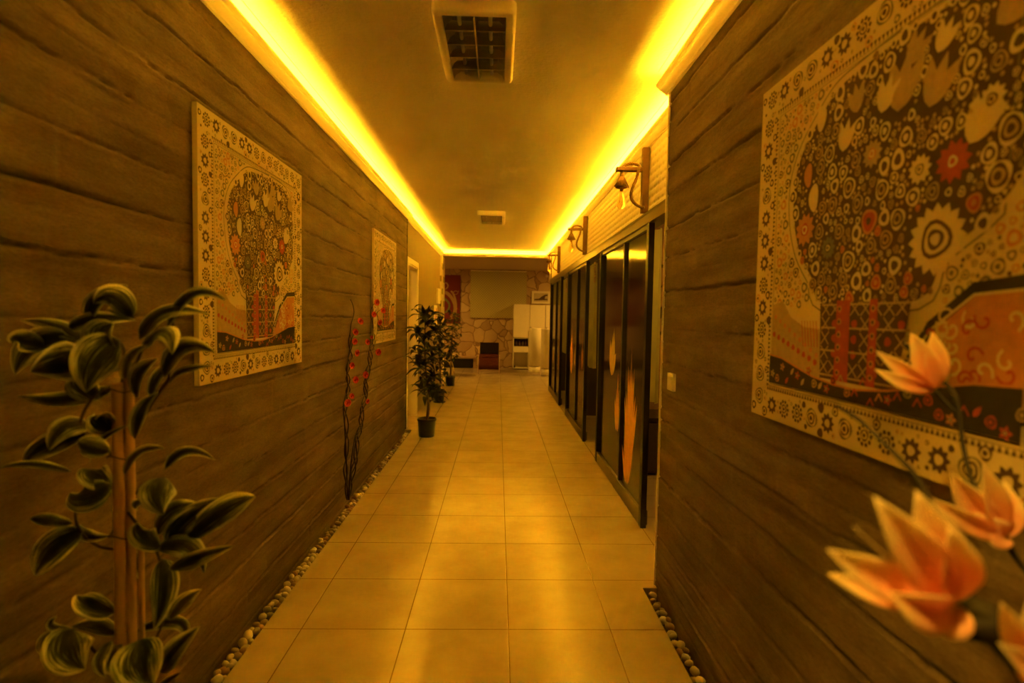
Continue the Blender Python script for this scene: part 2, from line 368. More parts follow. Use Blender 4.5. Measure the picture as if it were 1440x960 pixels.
# plaster wall with doorway
X2 = XL-.02; DY0, DY1, DZ = 6.60, 7.36, 2.0
mb = MB(); mb.box((X2, YE+.012, 0), (-1.22, DY0, 2.62)); mb.box((X2, DY1, 0), (-1.22, 10.3, 2.62)); mb.box((X2, DY0, DZ), (-1.22, DY1, 2.62))
st(mb.build('wall_left_side', M['plaster_tan']))
# ceiling
mb = MB(); mb.box((-1.3, YB, ZC), (1.3, YEND+.05, ZC+.06)); st(mb.build('ceiling', M['ceiling']))
mb = MB(); mb.box((-4, YEND+.04, 2.565), (4, 15, 2.64)); mb.box((1.04, YB, 2.52), (4, YEND+.04, 2.60)); mb.box((-4, 4, 2.52), (-1.2, YEND+.04, 2.60)); st(mb.build('ceiling_side_rooms', M['plaster']))
# thin joint line on the ceiling above the cove
mb = MB(); mb.box((-1.036, .5, ZC-.004), (-1.030, YEND-.1, ZC)); mb.box((.776, .5, ZC-.004), (.782, YR+.02, ZC)); mb.box((.921, YR+.06, ZC-.004), (.927, YEND-.1, ZC))
st(mb.build('trim_4', M['casing']))
# crown mouldings: a hollow cove profile
def crown_profile(w_, h0):
    # (distance from the wall, height)
    return [(0, 0), (.012, 0), (.014, .008), (.020, .010), (.030, .018), (.040, .024), (.046, .026), (.048, .032), (.056, .036), (.062, .044), (.064, .052),
            (.058, .053), (.055, .046), (.040, .036), (.0, .022)]
def crown(name, x, side, y0, y1):
    mb = MB(); mb.prism([(x+side*a, 2.485+b) for a, b in crown_profile(0, 0)], 'y', y0, y1); return st(mb.build(name, M['crown_foam']))
crown('trim_5', XL-.001, 1, YB, YE+.012); crown('trim_12', X2-.001, 1, YE+.012, YEND); crown('trim_6', XR+.001, -1, YB, YR+.03); crown('trim_7', XP+.001, -1, YR+.03, YEND)
mb = MB(); mb.prism([(YEND-a, 2.485+b) for a, b in crown_profile(0, 0)], 'x', XL-.14, XP+.3); st(mb.build('trim_8', M['crown_foam']))
mb = MB(); mb.box((XL-.14, YEND, 2.487), (XP+.3, YEND+.05, 2.62)); mb.box((XR+.0, YR+.001, 2.487), (XP, YR+.03, 2.6)); st(mb.build('trim_9', M['crown']))
# LED strips
def led(name, a, b, label):
    mb = MB(); (x0, y0), (x1, y1) = a, b
    L = math.hypot(x1-x0, y1-y0); n = max(1, int(L/.5))
    for i in range(n):
        p, q = i/n, (i+1)/n
        xa, ya, xb, yb = x0+(x1-x0)*p, y0+(y1-y0)*p, x0+(x1-x0)*q, y0+(y1-y0)*q
        if abs(x1-x0) < .01: mb.box((xa-.006, ya, 2.520), (xa+.006, yb, 2.528))
        else: mb.box((xa, ya-.006, 2.520), (xb, ya+.006, 2.528))
    return tag(mb.build(name, M['led']), label, 'led strip')
LY0 = -.4
led('led_strip', (XL+.034, LY0), (XL+.034, YE), 'long glowing amber LED strip in the cove above the left stone wall')
led('led_strip', (X2+.034, YE+.02), (X2+.034, YEND-.07), 'glowing amber LED strip in the cove above the plaster wall and doorway on the left')
led('led_strip', (XR-.034, LY0), (XR-.034, YR+.02), 'short glowing amber LED strip in the cove above the right stone wall')
led('led_strip', (XP-.034, YR+.06), (XP-.034, YEND-.07), 'glowing amber LED strip in the cove above the glass partitions')
led('led_strip', (XL+.06, YEND-.036), (XP-.06, YEND-.036), 'glowing amber LED strip across the far end of the corridor ceiling')

# ------------------------------------------------------------------ embossed white wall above the partitions
def pillow():
    y0, y1, z0, z1 = YR+.03, YEND, 2.055, 2.50; ny, nz_ = 760, 56
    Y = np.linspace(y0, y1, ny); Z = np.linspace(z0, z1, nz_); ZZ, YY = np.meshgrid(Z, Y, indexing='ij')
    rh, rl = .048, .085; r = np.floor((ZZ-z0)/rh); v = (ZZ-z0)/rh-r; u = (YY-y0)/rl+.5*(r % 2); u = u-np.floor(u)
    D = .006*(1-np.abs(2*v-1)**4)*(1-np.abs(2*u-1)**8) - .010*np.exp(-((u-.5)/.12)**2-((v-.04)/.14)**2)
    V = np.stack([XP-D, YY, ZZ], -1); idx = np.arange(nz_*ny).reshape(nz_, ny)
    q = np.stack([idx[:-1, :-1].ravel(), idx[:-1, 1:].ravel(), idx[1:, 1:].ravel(), idx[1:, :-1].ravel()], 1)
    me = bpy.data.meshes.new('wall_right_upper'); me.from_pydata(V.reshape(-1, 3).tolist(), [], q.tolist()); me.materials.append(M['whitewall'])
    me.polygons.foreach_set('use_smooth', [True]*len(q))
    o = bpy.data.objects.new('wall_right_upper', me); C.objects.link(o); st(o)
    mb = MB(); mb.box((XP+.002, y0, 2.055), (1.05, y1, 2.62)); mb.build('wall_backing', M['whitewall'], o)
pillow()
# header beam
mb = MB(); mb.box((XP-.025, YR+.013, 1.985), (1.06, 10.08, 2.055)); mb.box((XP-.03, YR+.013, 2.045), (XP-.02, 10.08, 2.058)); st(mb.build('trim_10', M['brown_metal']))
# ------------------------------------------------------------------ side rooms behind the partitions
mb = MB(); mb.box((3.2, YR, 0), (3.3, 10.1, 2.6)); st(mb.build('wall_room_back', M['room_dark']))
mb = MB(); mb.box((1.0, 5.12, 0), (3.2, 5.2, 2.55)); st(mb.build('wall_room_first', M['room_brown']))
mb = MB(); mb.box((1.0, 7.50, 0), (3.2, 7.58, 2.55)); st(mb.build('wall_room_second', M['room_dark']))
mb = MB(); mb.box((XP-.01, 10.02, 0), (3.3, 10.12, 2.6)); st(mb.build('wall_room_end', M['room_dark']))
mb = MB(); mb.box((.985, YR-.1, 0), (3.2, YR, 2.55)); st(mb.build('wall_room_front', M['room_dark']))
# ------------------------------------------------------------------ glass partitions
def blade(mb, base, tip, wid, nrm, mi=0, n=6, droop=0, fold=.0, bend=None, wpos=.45, twist=0, segs=10, pw=None):
    """a leaf or petal; bend = a via point"""
    base, tip = Vector(base), Vector(tip); mid = Vector(bend) if bend is not None else (base+tip)/2+Vector((0, 0, droop))
    ctl = mid*2-(base+tip)/2
    V = []; U = []; nn = Vector(nrm).normalized()
    for i in range(segs+1):
        t = i/segs; p = base*(1-t)**2+ctl*2*t*(1-t)+tip*t*t
        d = (ctl-base)*(1-t)*2+(tip-ctl)*2*t; d.normalize()
        sd = d.cross(nn)
        if sd.length < 1e-4: sd = d.cross(Vector((.3, .5, .8)))
        sd.normalize(); N = sd.cross(d)
        if twist:
            R = Matrix.Rotation(twist*t, 3, d); sd = R @ sd; N = R @ N
        a = t**(math.log(.5)/math.log(wpos)); hw = wid*.5*(max(math.sin(PI*a), 0) if pw is None else (t**.6*(1-t)**.9/.364))+.0006*(1-t)
        for j in range(n+1):
            u = j/n; k = 2*u-1
            V.append(p+sd*hw*k+N*(fold*hw*abs(k)-fold*.5*hw)); U.append((u, t))
    fs = [(i*(n+1)+j, i*(n+1)+j+1, (i+1)*(n+1)+j+1, (i+1)*(n+1)+j) for i in range(segs) for j in range(n)]
    mb.add(V, fs, mi, U, True)
def petalpoly(cx, cz, tx, tz, w_, k=7):
    dx, dz = tx-cx, tz-cz; L = math.hypot(dx, dz); nx, nz = -dz/L, dx/L; a = []; b = []
    for i in range(k+1):
        t = i/k; h_ = w_*.5*math.sin(PI*t**.8)**.9 if 0 < t < 1 else 0
        a.append((cx+dx*t+nx*h_, cz+dz*t+nz*h_)); b.append((cx+dx*t-nx*h_, cz+dz*t-nz*h_))
    return a+b[-2:0:-1]
def partition(y0, ym, y1, label, prints):
    r = empty('glass_partition', (XP, (y0+y1)/2, 0)); yc = (y0+y1)/2
    tag(r, label, 'partition', 'black framed glass partitions along the corridor')
    def bx(name, a, b, m_, bev=.003, par=r):
        q = MB(); q.box((a[0]-XP, a[1]-yc, a[2]), (b[0]-XP, b[1]-yc, b[2]), bev=bev); return q.build(name, m_, par)
    bx('post', (XP-.022, y0-.028, 0), (XP+.016, y0+.028, 1.984), M['black_metal']); bx('post', (XP-.022, y1-.028, 0), (XP+.016, y1+.028, 1.984), M['black_metal'])
    bx('mullion', (XP-.012, ym-.022, .1), (XP+.03, ym+.022, 1.95), M['black_metal'])
    bx('bottom_rail', (XP-.018, y0+.03, 0), (XP+.04, y1-.03, .098), M['brown_metal']); bx('top_rail', (XP-.012, y0+.03, 1.952), (XP+.03, y1-.03, 1.984), M['black_metal'])
    panes = []
    for a, b in ((y0+.03, ym-.023), (ym+.023, y1-.03)):
        q = MB(); q.box((.006, a-yc, .1), (.012, b-yc, 1.95)); panes.append(q.build('glass_pane', M['glass'], r))
    for pi, kind, polys in prints:
        q = MB()
        for k_, poly in enumerate(polys):
            n = len(poly); q.add([(.0045-.0003*k_, y-yc, z) for y, z in poly], [tuple(range(n))], 0)
        o = q.build('lotus_print', M[kind], panes[pi])
    return r
def lotus(cy, cz, h, spread, n, w_):
    P = []
    for i in range(n):
        a = (i/(n-1)-.5)*2; hh = h*(1-.45*abs(a)**1.5)*(.86 if i % 2 else 1.0); P.append(petalpoly(cy+a*.03, cz, cy+a*spread, cz+hh, w_*.62))
    return P
random.seed(5)
partition(3.50, 4.20, 5.12, 'nearest black framed glass partition with an orange lotus print low on its panes',
    [(0, 'lotus_orange', lotus(3.93, .30, .86, .18, 9, .10)+lotus(3.98, .14, .55, .16, 6, .09)), (1, 'lotus_orange', lotus(4.36, .45, .48, .09, 5, .08)),
     (1, 'lotus_pale', [petalpoly(4.62, .88, 4.55, 1.28, .16), petalpoly(4.62, .88, 4.70, 1.18, .12), petalpoly(4.62, .88, 4.46, 1.08, .10)])])
partition(5.95, 6.66, 7.50, 'middle black framed glass partition between the two dark doorways',
    [(0, 'lotus_orange', lotus(6.25, .75, .5, .05, 3, .07)), (1, 'lotus_orange', lotus(7.15, .62, .68, .12, 5, .10)), (1, 'lotus_pale', lotus(6.85, .75, .5, .04, 2, .06))])
partition(8.35, 9.10, 9.98, 'farthest black framed glass partition next to the reception cabinets',
    [(0, 'lotus_orange', lotus(8.6, .5, .75, .08, 4, .09)), (1, 'lotus_pale', lotus(9.5, .55, .5, .08, 3, .08))])
# curtains inside
def curtain(y0, y1, x, z0, z1, label, mt='curtain_cloth'):
    mb = MB(); n = int((y1-y0)/.012); V = []
    for i in range(n+1):
        y = y0+(y1-y0)*i/n; d = .022*math.sin(y*52)+.010*math.sin(y*23+1)
        V += [(x+d*1.2, y, z0), (x+d, y, (z0+z1)/2), (x+d*.8, y, z1)]
    fs = [(i*3+j, (i+1)*3+j, (i+1)*3+j+1, i*3+j+1) for i in range(n) for j in range(2)]
    mb.add(V, fs, 0, smooth=True)
    return tag(mb.build('curtain', M[mt]), label, 'curtain')
curtain(3.6, 5.04, 1.075, .80, 1.975, 'olive curtain hanging inside the nearest glass partition')
curtain(6.02, 7.42, 1.075, .80, 1.975, 'olive curtain hanging inside the middle glass partition')
curtain(8.42, 9.9, 1.075, .80, 1.975, 'olive curtain hanging inside the farthest glass partition')
# wall art + low cupboard inside the first room, seen through the first opening
r = empty('metal_wall_art', (1.43, 5.119, 1.55)); tag(r, 'black metal framed branch wall art seen through the opening behind the right stone wall', 'wall art')
mb = MB(); mb.box((-.25, -.025, -.33), (.25, 0, -.30)); mb.box((-.25, -.025, .30), (.25, 0, .33)); mb.box((-.25, -.025, -.33), (-.22, 0, .33)); mb.box((.22, -.025, -.33), (.25, 0, .33)); mb.build('frame', M['black_metal'], r)
mb = MB(); P = catmull([(-.02, -.02, -.31), (-.05, -.02, -.1), (.03, -.02, .05), (-.02, -.02, .28)]); mb.tube(P, .008, 6)
for a, b in (((-.05, -.1), (-.15, .02)), ((.03, .05), (.14, .16)), ((-.03, -.05), (.1, -.12)), ((0, .15), (-.12, .24))): mb.tube([(a[0], -.02, a[1]), (b[0], -.02, b[1])], .006, 6)
for cx, cz in ((-.15, .03), (.14, .17), (.1, -.12), (-.12, .24), (-.02, .26)): mb.prism(petalpoly(cx, cz-.06, cx+.01, cz+.06, .06), 'y', -.022, -.018)
mb.build('branch', M['black_metal'], r)
r = empty('low_cupboard', (1.50, 4.86, 0)); tag(r, 'dark low cupboard inside the first treatment room', 'cupboard')
mb = MB(); mb.box((-.42, -.2, .02), (.42, .24, .48), bev=.008); mb.build('body', M['room_dark'], r); mb = MB(); mb.box((-.44, -.22, .48), (.44, .245, .51), bev=.004); mb.build('top', M['black_metal'], r)
mb = MB(); mb.box((-.41, -.212, .04), (-.01, -.2, .46), bev=.003); d = mb.build('door', M['room_dark'], r); mb = MB(); mb.box((-.06, -.225, .22), (-.045, -.212, .3)); mb.build('handle', M['steel'], d)
mb = MB(); mb.box((.01, -.212, .04), (.41, -.2, .46), bev=.003); d = mb.build('door', M['room_dark'], r); mb = MB(); mb.box((.045, -.225, .22), (.06, -.212, .3)); mb.build('handle', M['steel'], d)
# bead tassels hanging at the two dark doorways
for yy, lb in ((5.80, 'pale bead tassel hanging in the doorway between the nearest and middle glass partitions'), (8.2, 'pale bead tassel hanging in the doorway between the middle and farthest glass partitions')):
    r = empty('bead_tassel', (XP+.05, yy, 1.984)); tag(r, lb, 'tassel')
    mb = MB(); mb.tube([(0, 0, 0), (0, 0, -.20)], .002, 6); mb.build('cord', M['rope'], r)
    mb = MB()
    for k in range(7): mb.lathe([(0, 0), (.012, .006), (.015, .015), (.012, .024), (0, .03)], (0, 0, -.05-.032*k), 10)
    mb.build('beads', M['lotus_pale'], r)

# ------------------------------------------------------------------ door on the left
mb = MB(); mb.box((-1.20, DY0, 0), (X2+.012, DY0+.03, DZ)); mb.box((-1.20, DY1-.03, 0), (X2+.012, DY1, DZ)); mb.box((-1.20, DY0+.03, DZ-.03), (X2+.012, DY1-.03, DZ))
mb.box((X2, DY0-.06, 0), (X2+.02, DY0+.012, DZ+.06), bev=.004); mb.box((X2, DY1-.012, 0), (X2+.02, DY1+.06, DZ+.06), bev=.004); mb.box((X2, DY0+.012, DZ-.012), (X2+.02, DY1-.012, DZ+.06), bev=.004)
st(mb.build('door_1', M['casing']))
r = empty('door_leaf', (-1.215, DY1-.035, .01)); tag(r, 'pale open door leaf standing inward in the left doorway', 'door')
mb = MB(); mb.box((-.72, -.04, 0), (-.005, 0, 1.95), bev=.003); mb.build('panel', M['casing'], r)
mb = MB(); mb.box((-.65, -.055, 1.0), (-.53, -.04, 1.03)); mb.build('handle', M['steel'], r)
for z in (.3, 1.35):
    mb = MB(); mb.box((-.004, -.05, z-.05), (.015, -.002, z+.05)); mb.build('hinge', M['steel'], r)
mb = MB(); mb.box((-2.6, 6.2, 0), (-2.5, 8.4, 2.55)); mb.box((-2.5, 8.3, 0), (-1.23, 8.4, 2.55)); mb.box((-2.5, 6.2, 0), (-1.23, 6.3, 2.55)); st(mb.build('wall_door_room', M['plaster']))
# ------------------------------------------------------------------ mosaic pier at the end of the left wall
mb = MB(); mb.box((XL-.14, 10.30, 0), (XL+.012, 10.88, 2.487)); st(mb.build('wall_left_pier', M['casing']))
mb = MB()
k = 0
for i in range(10):
    z = 2.33-i*.235
    mb.box((XL+.012, 10.32+(.26 if i % 2 else 0), z-.10), (XL+.016, 10.58+(.26 if i % 2 else 0), z+.01))
    mb.box((XL-.10+(.055 if i % 2 else 0), 10.296, z-.10), (XL-.045+(.055 if i % 2 else 0), 10.30, z+.01))
st(mb.build('trim_11', M['mosaic_dark']))
for (ya, yb, za, zb, lb) in ((9.72, 10.15, 1.57, 1.84, 'upper small pale canvas on the left wall near the mosaic pier'), (9.15, 9.62, 1.18, 1.53, 'lower small pale canvas with pink blossoms on the left wall past the door')):
    r = empty('small_canvas', (X2, (ya+yb)/2, za)); tag(r, lb, 'canvas')
    hy = (yb-ya)/2; mb = MB(); mb.box((-.001, -hy, 0), (.03, hy, zb-za), bev=.004); mb.build('panel', M['white'], r)
    if 'pink' in lb:
        mb = MB(); mb.tube(catmull([(.033, -hy*.6, .02), (.034, 0, .12), (.033, hy*.5, .3)]), .003, 5); q = mb.build('painted_twig', M['vine'], r)
        mb = MB()
        for a, b in ((-.1, .12), (0, .17), (.08, .26), (-.05, .22), (.12, .1)):
            for j in range(5):
                t = 2*PI*j/5; mb.prism(petalpoly(a, b, a+.045*math.cos(t), b+.045*math.sin(t), .035), 'x', .031, .0325)
        mb.build('painted_blossoms', M['pink'], r)

# ------------------------------------------------------------------ wall lamps
def wall_lamp(y, label):
    # a wooden bracket standing on the wall, arm into the corridor, rope, tassel shade and bare bulb
    r = empty('rope_wall_lamp', (XP-.008, y, 2.06)); tag(r, label, 'wall lamp', 'rope lamps on wooden brackets above the glass partitions')
    mb = MB(); mb.box((-.045, -.02, .0), (0, .02, .42), bev=.003); mb.build('bracket_post', M['wood'], r)
    mb = MB(); mb.box((-.215, -.022, .268), (-.04, .022, .292), bev=.003); mb.build('bracket_arm', M['wood'], r)
    mb = MB(); P = catmull([(-.175, 0, .245), (-.172, .0, .27), (-.165, .012, .300), (-.13, .008, .318), (-.09, .0, .316), (-.065, -.012, .300), (-.075, -.028, .27), (-.085, -.030, .22), (-.115, -.028, .14), (-.115, -.022, .09), (-.085, -.018, .055), (-.045, -.018, .035), (-.03, -.024, .035)], 8)
    # three twisted strands
    for k in range(3):
        Q = []
        for i, p in enumerate(P):
            d = (P[min(i+1, len(P)-1)]-P[max(i-1, 0)]).normalized(); a = d.cross(Vector((0, 1, .02))).normalized(); b = d.cross(a); t = i*.75+k*2*PI/3
            Q.append(p+(a*math.cos(t)+b*math.sin(t))*.0045)
        mb.tube(Q, .0062, 7)
    mb.build('rope', M['rope'], r)
    mb = MB(); mb.lathe([(.0, .265), (.011, .262), (.012, .235), (.014, .225), (.024, .200), (.036, .178), (.040, .168), (.034, .160), (.016, .162), (0, .165)], (-.175, 0, 0), 20)
    for k in range(30):
        a = 2*PI*k/30+random.random()*.15; rr = .036+random.random()*.012
        mb.tube([(-.175+.013*math.cos(a), .013*math.sin(a), .23), (-.175+.030*math.cos(a), .030*math.sin(a), .195), (-.175+rr*math.cos(a), rr*math.sin(a), .162+random.random()*.01)], .0034, 5)
    mb.build('tassel_shade', M['rope'], r)
    mb = MB(); mb.lathe([(0, .168), (.012, .168), (.012, .142), (.010, .138), (0, .138)], (-.175, 0, 0), 14); mb.build('lamp_holder', M['brass'], r)
    mb = MB(); mb.lathe([(.010, .142), (.013, .125), (.020, .095), (.027, .070), (.029, .055), (.026, .040), (.017, .029), (.006, .025), (0, .0245)], (-.175, 0, 0), 24); b_ = mb.build('bulb', M['bulb'], r)
    mb = MB()
    for k in range(4):
        a = PI/2*k; mb.tube([(-.175+.004*math.cos(a), .004*math.sin(a), .138), (-.175+.010*math.cos(a), .010*math.sin(a), .055)], .0006, 4)
    mb.build('filament', M['brass'], b_)
    return r
random.seed(2)
wall_lamp(3.57, 'nearest rope lamp on its wooden bracket, largest of the three')
wall_lamp(6.02, 'middle rope lamp on its wooden bracket above the first doorway edge')
wall_lamp(8.62, 'farthest rope lamp on its wooden bracket, smallest of the three')
# ------------------------------------------------------------------ ceiling luminaires
def luminaire(xc, yc, label):
    r = empty('ceiling_luminaire', (xc, yc, ZC)); tag(r, label, 'ceiling light', 'recessed louvre lights in the corridor ceiling')
    hx, hy = .168, .335
    def rr(hx, hy, rad, n=5):
        P = []
        for cx, cy, a0 in ((hx-rad, hy-rad, 0), (-hx+rad, hy-rad, PI/2), (-hx+rad, -hy+rad, PI), (hx-rad, -hy+rad, 1.5*PI)):
            for i in range(n+1): a = a0+PI/2*i/n; P.append((cx+rad*math.cos(a), cy+rad*math.sin(a)))
        return P
    prof = [(0, 0, .035), (0, -.035, .035), (-.006, -.047, .032), (-.014, -.052, .028), (-.034, -.052, .012), (-.040, -.046, .008), (-.040, -.004, .008)]
    V = []; 
    for d, z, rad in prof: V += [(x, y, z) for x, y in rr(hx+d, hy+d, rad)]
    n = 24; mb = MB(); mb.add(V, [(i*n+j, i*n+(j+1) % n, (i+1)*n+(j+1) % n, (i+1)*n+j) for i in range(len(prof)-1) for j in range(n)], 0, smooth=True)
    mb.build('frame', M['white'], r)
    ix, iy = hx-.041, hy-.041
    mb = MB(); mb.box((-ix, -iy, -.006), (ix, iy, -.002)); mb.build('reflector', M['mirror'], r)
    mb = MB()
    for k in range(1, 5):
        y = -iy+2*iy*k/5; mb.prism([(y-.016, -.012), (y-.002, -.045), (y+.002, -.045), (y+.016, -.012)], 'x', -ix, ix)
    mb.prism([(-.014, -.012), (-.003, -.046), (.003, -.046), (.014, -.012)], 'y', -iy, iy)
    for sx in (-1, 1):   # curved side reflectors
        mb.prism([(sx*ix, -.006), (sx*ix, -.044), (sx*(ix-.012), -.022), (sx*(ix-.034), -.008)], 'y', -iy, iy)
    mb.build('louvre', M['mirror'], r)
    for sx in (-1, 1):
        mb = MB(); mb.tube([(sx*ix*.5, -iy+.02, -.022), (sx*ix*.5, iy-.02, -.022)], .008, 12); mb.build('lamp_tube', M['tube_white'], r)
    return r
luminaire(-.115, 2.50, 'large louvred ceiling light nearest to the viewer, unlit')
luminaire(-.10, 6.78, 'louvred ceiling light farther down the corridor, unlit')

# ------------------------------------------------------------------ paintings
def canvas_mesh():
    rng = random.Random(11); mb = MB(); L = [0]
    mats = ['canvas', 'p_dark', 'p_red', 'p_orange', 'p_olive', 'p_tan', 'p_black']; CR, DK, RD, OR, OL, TN, BK = range(7)
    mb.box((0, 0, 0), (1, .018, .985), CR)
    def poly(P, m_, lay):
        if m_ == CR and lay > 2: m_ = CR
        y = -.0004*lay-.000004*(L[0] % 90); L[0] += 1
        P = [(min(max(x, .002), .998), min(max(z, .002), .983)) for x, z in P]
        mb.add([(x, y, z) for x, z in P], [tuple(range(len(P)))], m_)
    def disc(x, z, r, m_, lay, n=None, jit=.08, el=1, rot=0):
        n = n or (10 if r < .008 else 16); P = []; ph = rng.random()*6
        for i in range(n):
            a = 2*PI*i/n; rr = r*(1+jit*math.sin(3*a+ph)); px, pz = rr*math.cos(a), rr*math.sin(a)*el
            P.append((x+px*math.cos(rot)-pz*math.sin(rot), z+px*math.sin(rot)+pz*math.cos(rot)))
        poly(P, m_, lay)
    def ring(x, z, r, cols, lay, el=1, rot=0):
        k = len(cols)
        for i, c_ in enumerate(cols): disc(x, z, r*(1-i/k*.92), c_, lay+i, el=el, rot=rot)
    def strip(P, w_, m_, lay):
        for (a, b) in zip(P[:-1], P[1:]):
            dx, dz = b[0]-a[0], b[1]-a[1]; l_ = math.hypot(dx, dz) or 1; nx, nz = -dz/l_*w_/2, dx/l_*w_/2
            ex, ez = dx/l_*w_*.3, dz/l_*w_*.3
            poly([(a[0]+nx-ex, a[1]+nz-ez), (b[0]+nx+ex, b[1]+nz+ez), (b[0]-nx+ex, b[1]-nz+ez), (a[0]-nx-ex, a[1]-nz-ez)], m_, lay)
    def flower(x, z, r, m1, m2, lay, n=8):
        for i in range(n):
            a = 2*PI*i/n+rng.random()*.1; poly(petalpoly(x, z, x+r*math.cos(a), z+r*math.sin(a), r*.55, 4), m1, lay)
        ring(x, z, r*.38, [m2, CR, m2], lay+1)
    def tulip(x, z, h, ang, m_, lay, n=3):
        for i in range(n):
            a = ang+(i-(n-1)/2)*.42; poly(petalpoly(x, z, x+h*math.cos(a), z+h*math.sin(a), h*.36, 6), m_, lay)
        disc(x+h*.3*math.cos(ang), z+h*.3*math.sin(ang), h*.2, m_, lay+1)
    # ---- border motifs
    def inb(x, z): return (x < .088 or x > .912 or z < .078 or z > .905) and .014 < x < .986 and .012 < z < .972
    def free(S, x, z, r, gap): return all((x-a)**2+(z-b)**2 > (r+c_+gap)**2 for a, b, c_ in S)
    S = []
    for i in range(14):
        t = .06+.94*i/14
        for (x, z) in ((.048, t), (.952, t), (t, .042), (t, .945)):
            if inb(x, z) and free(S, x, z, .026, .004):
                S.append((x, z, .026))
                k = rng.randrange(3)
                if k == 0: flower(x, z, .027, DK, CR, 1, 9)
                elif k == 1: ring(x, z, .025, [OL, CR, DK, CR, DK], 1)
                else:
                    for j in range(10): a = 2*PI*j/10; disc(x+.021*math.cos(a), z+.021*math.sin(a), .0052, DK, 1)
                    ring(x, z, .013, [DK, CR, DK], 1)
    for i in range(6000):
        r_ = rng.choice([.013, .011, .009, .007, .005, .004]) if i > 1200 else rng.choice([.015, .012])
        x, z = rng.random(), rng.random()*.985
        if inb(x, z) and free(S, x, z, r_, .0018):
            S.append((x, z, r_)); ring(x, z, r_, rng.choice([[DK, CR, DK], [OL, CR], [DK, CR], [DK], [OR, CR, DK]]), 1)
            if len(S) > 620: break
    # teeth rows + inner line
    for i in range(66):
        t = .095+.81*i/66; poly([(t, .900), (t+.010, .900), (t+.005, .886)], DK, 1); poly([(t, .085), (t+.010, .085), (t+.005, .097)], DK, 1)
        if t < .88: poly([(.092, t), (.092, t+.010), (.104, t+.005)], DK, 1); poly([(.908, t), (.908, t+.010), (.896, t+.005)], DK, 1)
    for w_, m_, l_ in ((.0085, OL, 2), (.005, CR, 3)): strip([(.109, .101), (.891, .101), (.891, .882), (.109, .882), (.109, .101)], w_, m_, l_)
    # ---- inner field
    x0, x1, z0, z1 = .114, .886, .106, .877
    # dark crown-shaped field
    O = [(.30, .40), (.24, .47), (.205, .56), (.20, .66), (.235, .74), (.30, .80), (.38, .85), (.47, .862), (.56, .868), (.66, .87), (.76, .86), (.83, .82), (.87, .74), (.876, .62), (.86, .52), (.80, .46), (.72, .41), (.66, .33), (.36, .33)]
    O2 = catmull([(x, 0, z) for x, z in O+[O[0]]], 4); O2 = [(p.x, p.z) for p in O2[:-1]]
    poly(O2, DK, 2)
    def inside(x, z, P):
        c_ = False; j = len(P)-1
        for i in range(len(P)):
            if (P[i][1] > z) != (P[j][1] > z) and x < (P[j][0]-P[i][0])*(z-P[i][1])/(P[j][1]-P[i][1])+P[i][0]: c_ = not c_
            j = i
        return c_
    strip(O2+[O2[0]], .007, CR, 3); strip([(x+(x-.54)*.06, z+(z-.6)*.05) for x, z in O2 if x < .83], .004, OL, 3)
    S = []
    # large motifs
    for (x, z, h, a, m_) in ((.667, .696, .095, 1.15, TN), (.585, .718, .115, 1.35, TN), (.537, .733, .075, 1.2, CR), (.458, .764, .07, 1.75, TN), (.607, .80, .07, .9, TN), (.681, .79, .06, 1.0, CR), (.41, .69, .075, 1.3, CR), (.76, .60, .085, 1.0, CR), (.80, .78, .09, .5, TN)):
        tulip(x, z, h, a, m_, 6); 
        for q in (.15, .45, .75): S.append((x+h*q*math.cos(a), z+h*q*math.sin(a), h*.28))
    for (x, z, r_, a, b) in ((.729, .579, .040, RD, RD), (.514, .655, .032, TN, OR), (.652, .585, .030, CR, OL), (.265, .53, .045, OR, RD), (.37, .47, .030, OL, DK), (.80, .66, .028, CR, DK)):
        flower(x, z, r_, a, b, 6, 11); S.append((x, z, r_))
    # scalloped rosette
    for j in range(16):
        a = 2*PI*j/16; poly(petalpoly(.70+.025*math.cos(a), .445+.025*math.sin(a), .70+.068*math.cos(a), .445+.068*math.sin(a), .026, 4), CR, 6)
    ring(.70, .445, .036, [DK, CR, DK, CR], 7); S.append((.70, .445, .072))
    disc(.319, .80, .020, CR, 6, el=1.6); disc(.299, .606, .021, CR, 6, el=1.7); S += [(.319, .80, .03), (.299, .606, .032)]
    disc(.27, .67, .018, OR, 6, el=1.7); S.append((.27, .67, .028))
    for (x, z, r_) in ((.819, .751, .030), (.787, .70, .022), (.514, .51, .025), (.838, .60, .024), (.60, .50, .02), (.44, .60, .022), (.36, .70, .02), (.55, .57, .02), (.45, .43, .022), (.62, .40, .022), (.82, .53, .024)):
        if free(S, x, z, r_, .0): S.append((x, z, r_)); ring(x, z, r_, [CR, DK, TN, DK] if r_ != .025 else [OR, RD, RD, DK], 6, el=1.1)
    for i in range(9000):
        big = i < 500; r_ = rng.choice([.018, .016]) if big else rng.choice([.014, .012, .010, .008, .0065])
        x, z = .19+rng.random()*.7, .34+rng.random()*.53
        if inside(x, z, O2) and free(S, x, z, r_, .003):
            S.append((x, z, r_)); k = rng.random()
            if z < .52 and k < .35: c_ = [OR, RD, OR]
            elif k < .45: c_ = [CR, DK, CR]
            elif k < .75: c_ = [TN, DK, TN, DK]
            else: c_ = [CR, DK]
            ring(x, z, r_, c_, 6, el=1+rng.random()*.25)
    # light field around with small dark outlines
    S2 = []
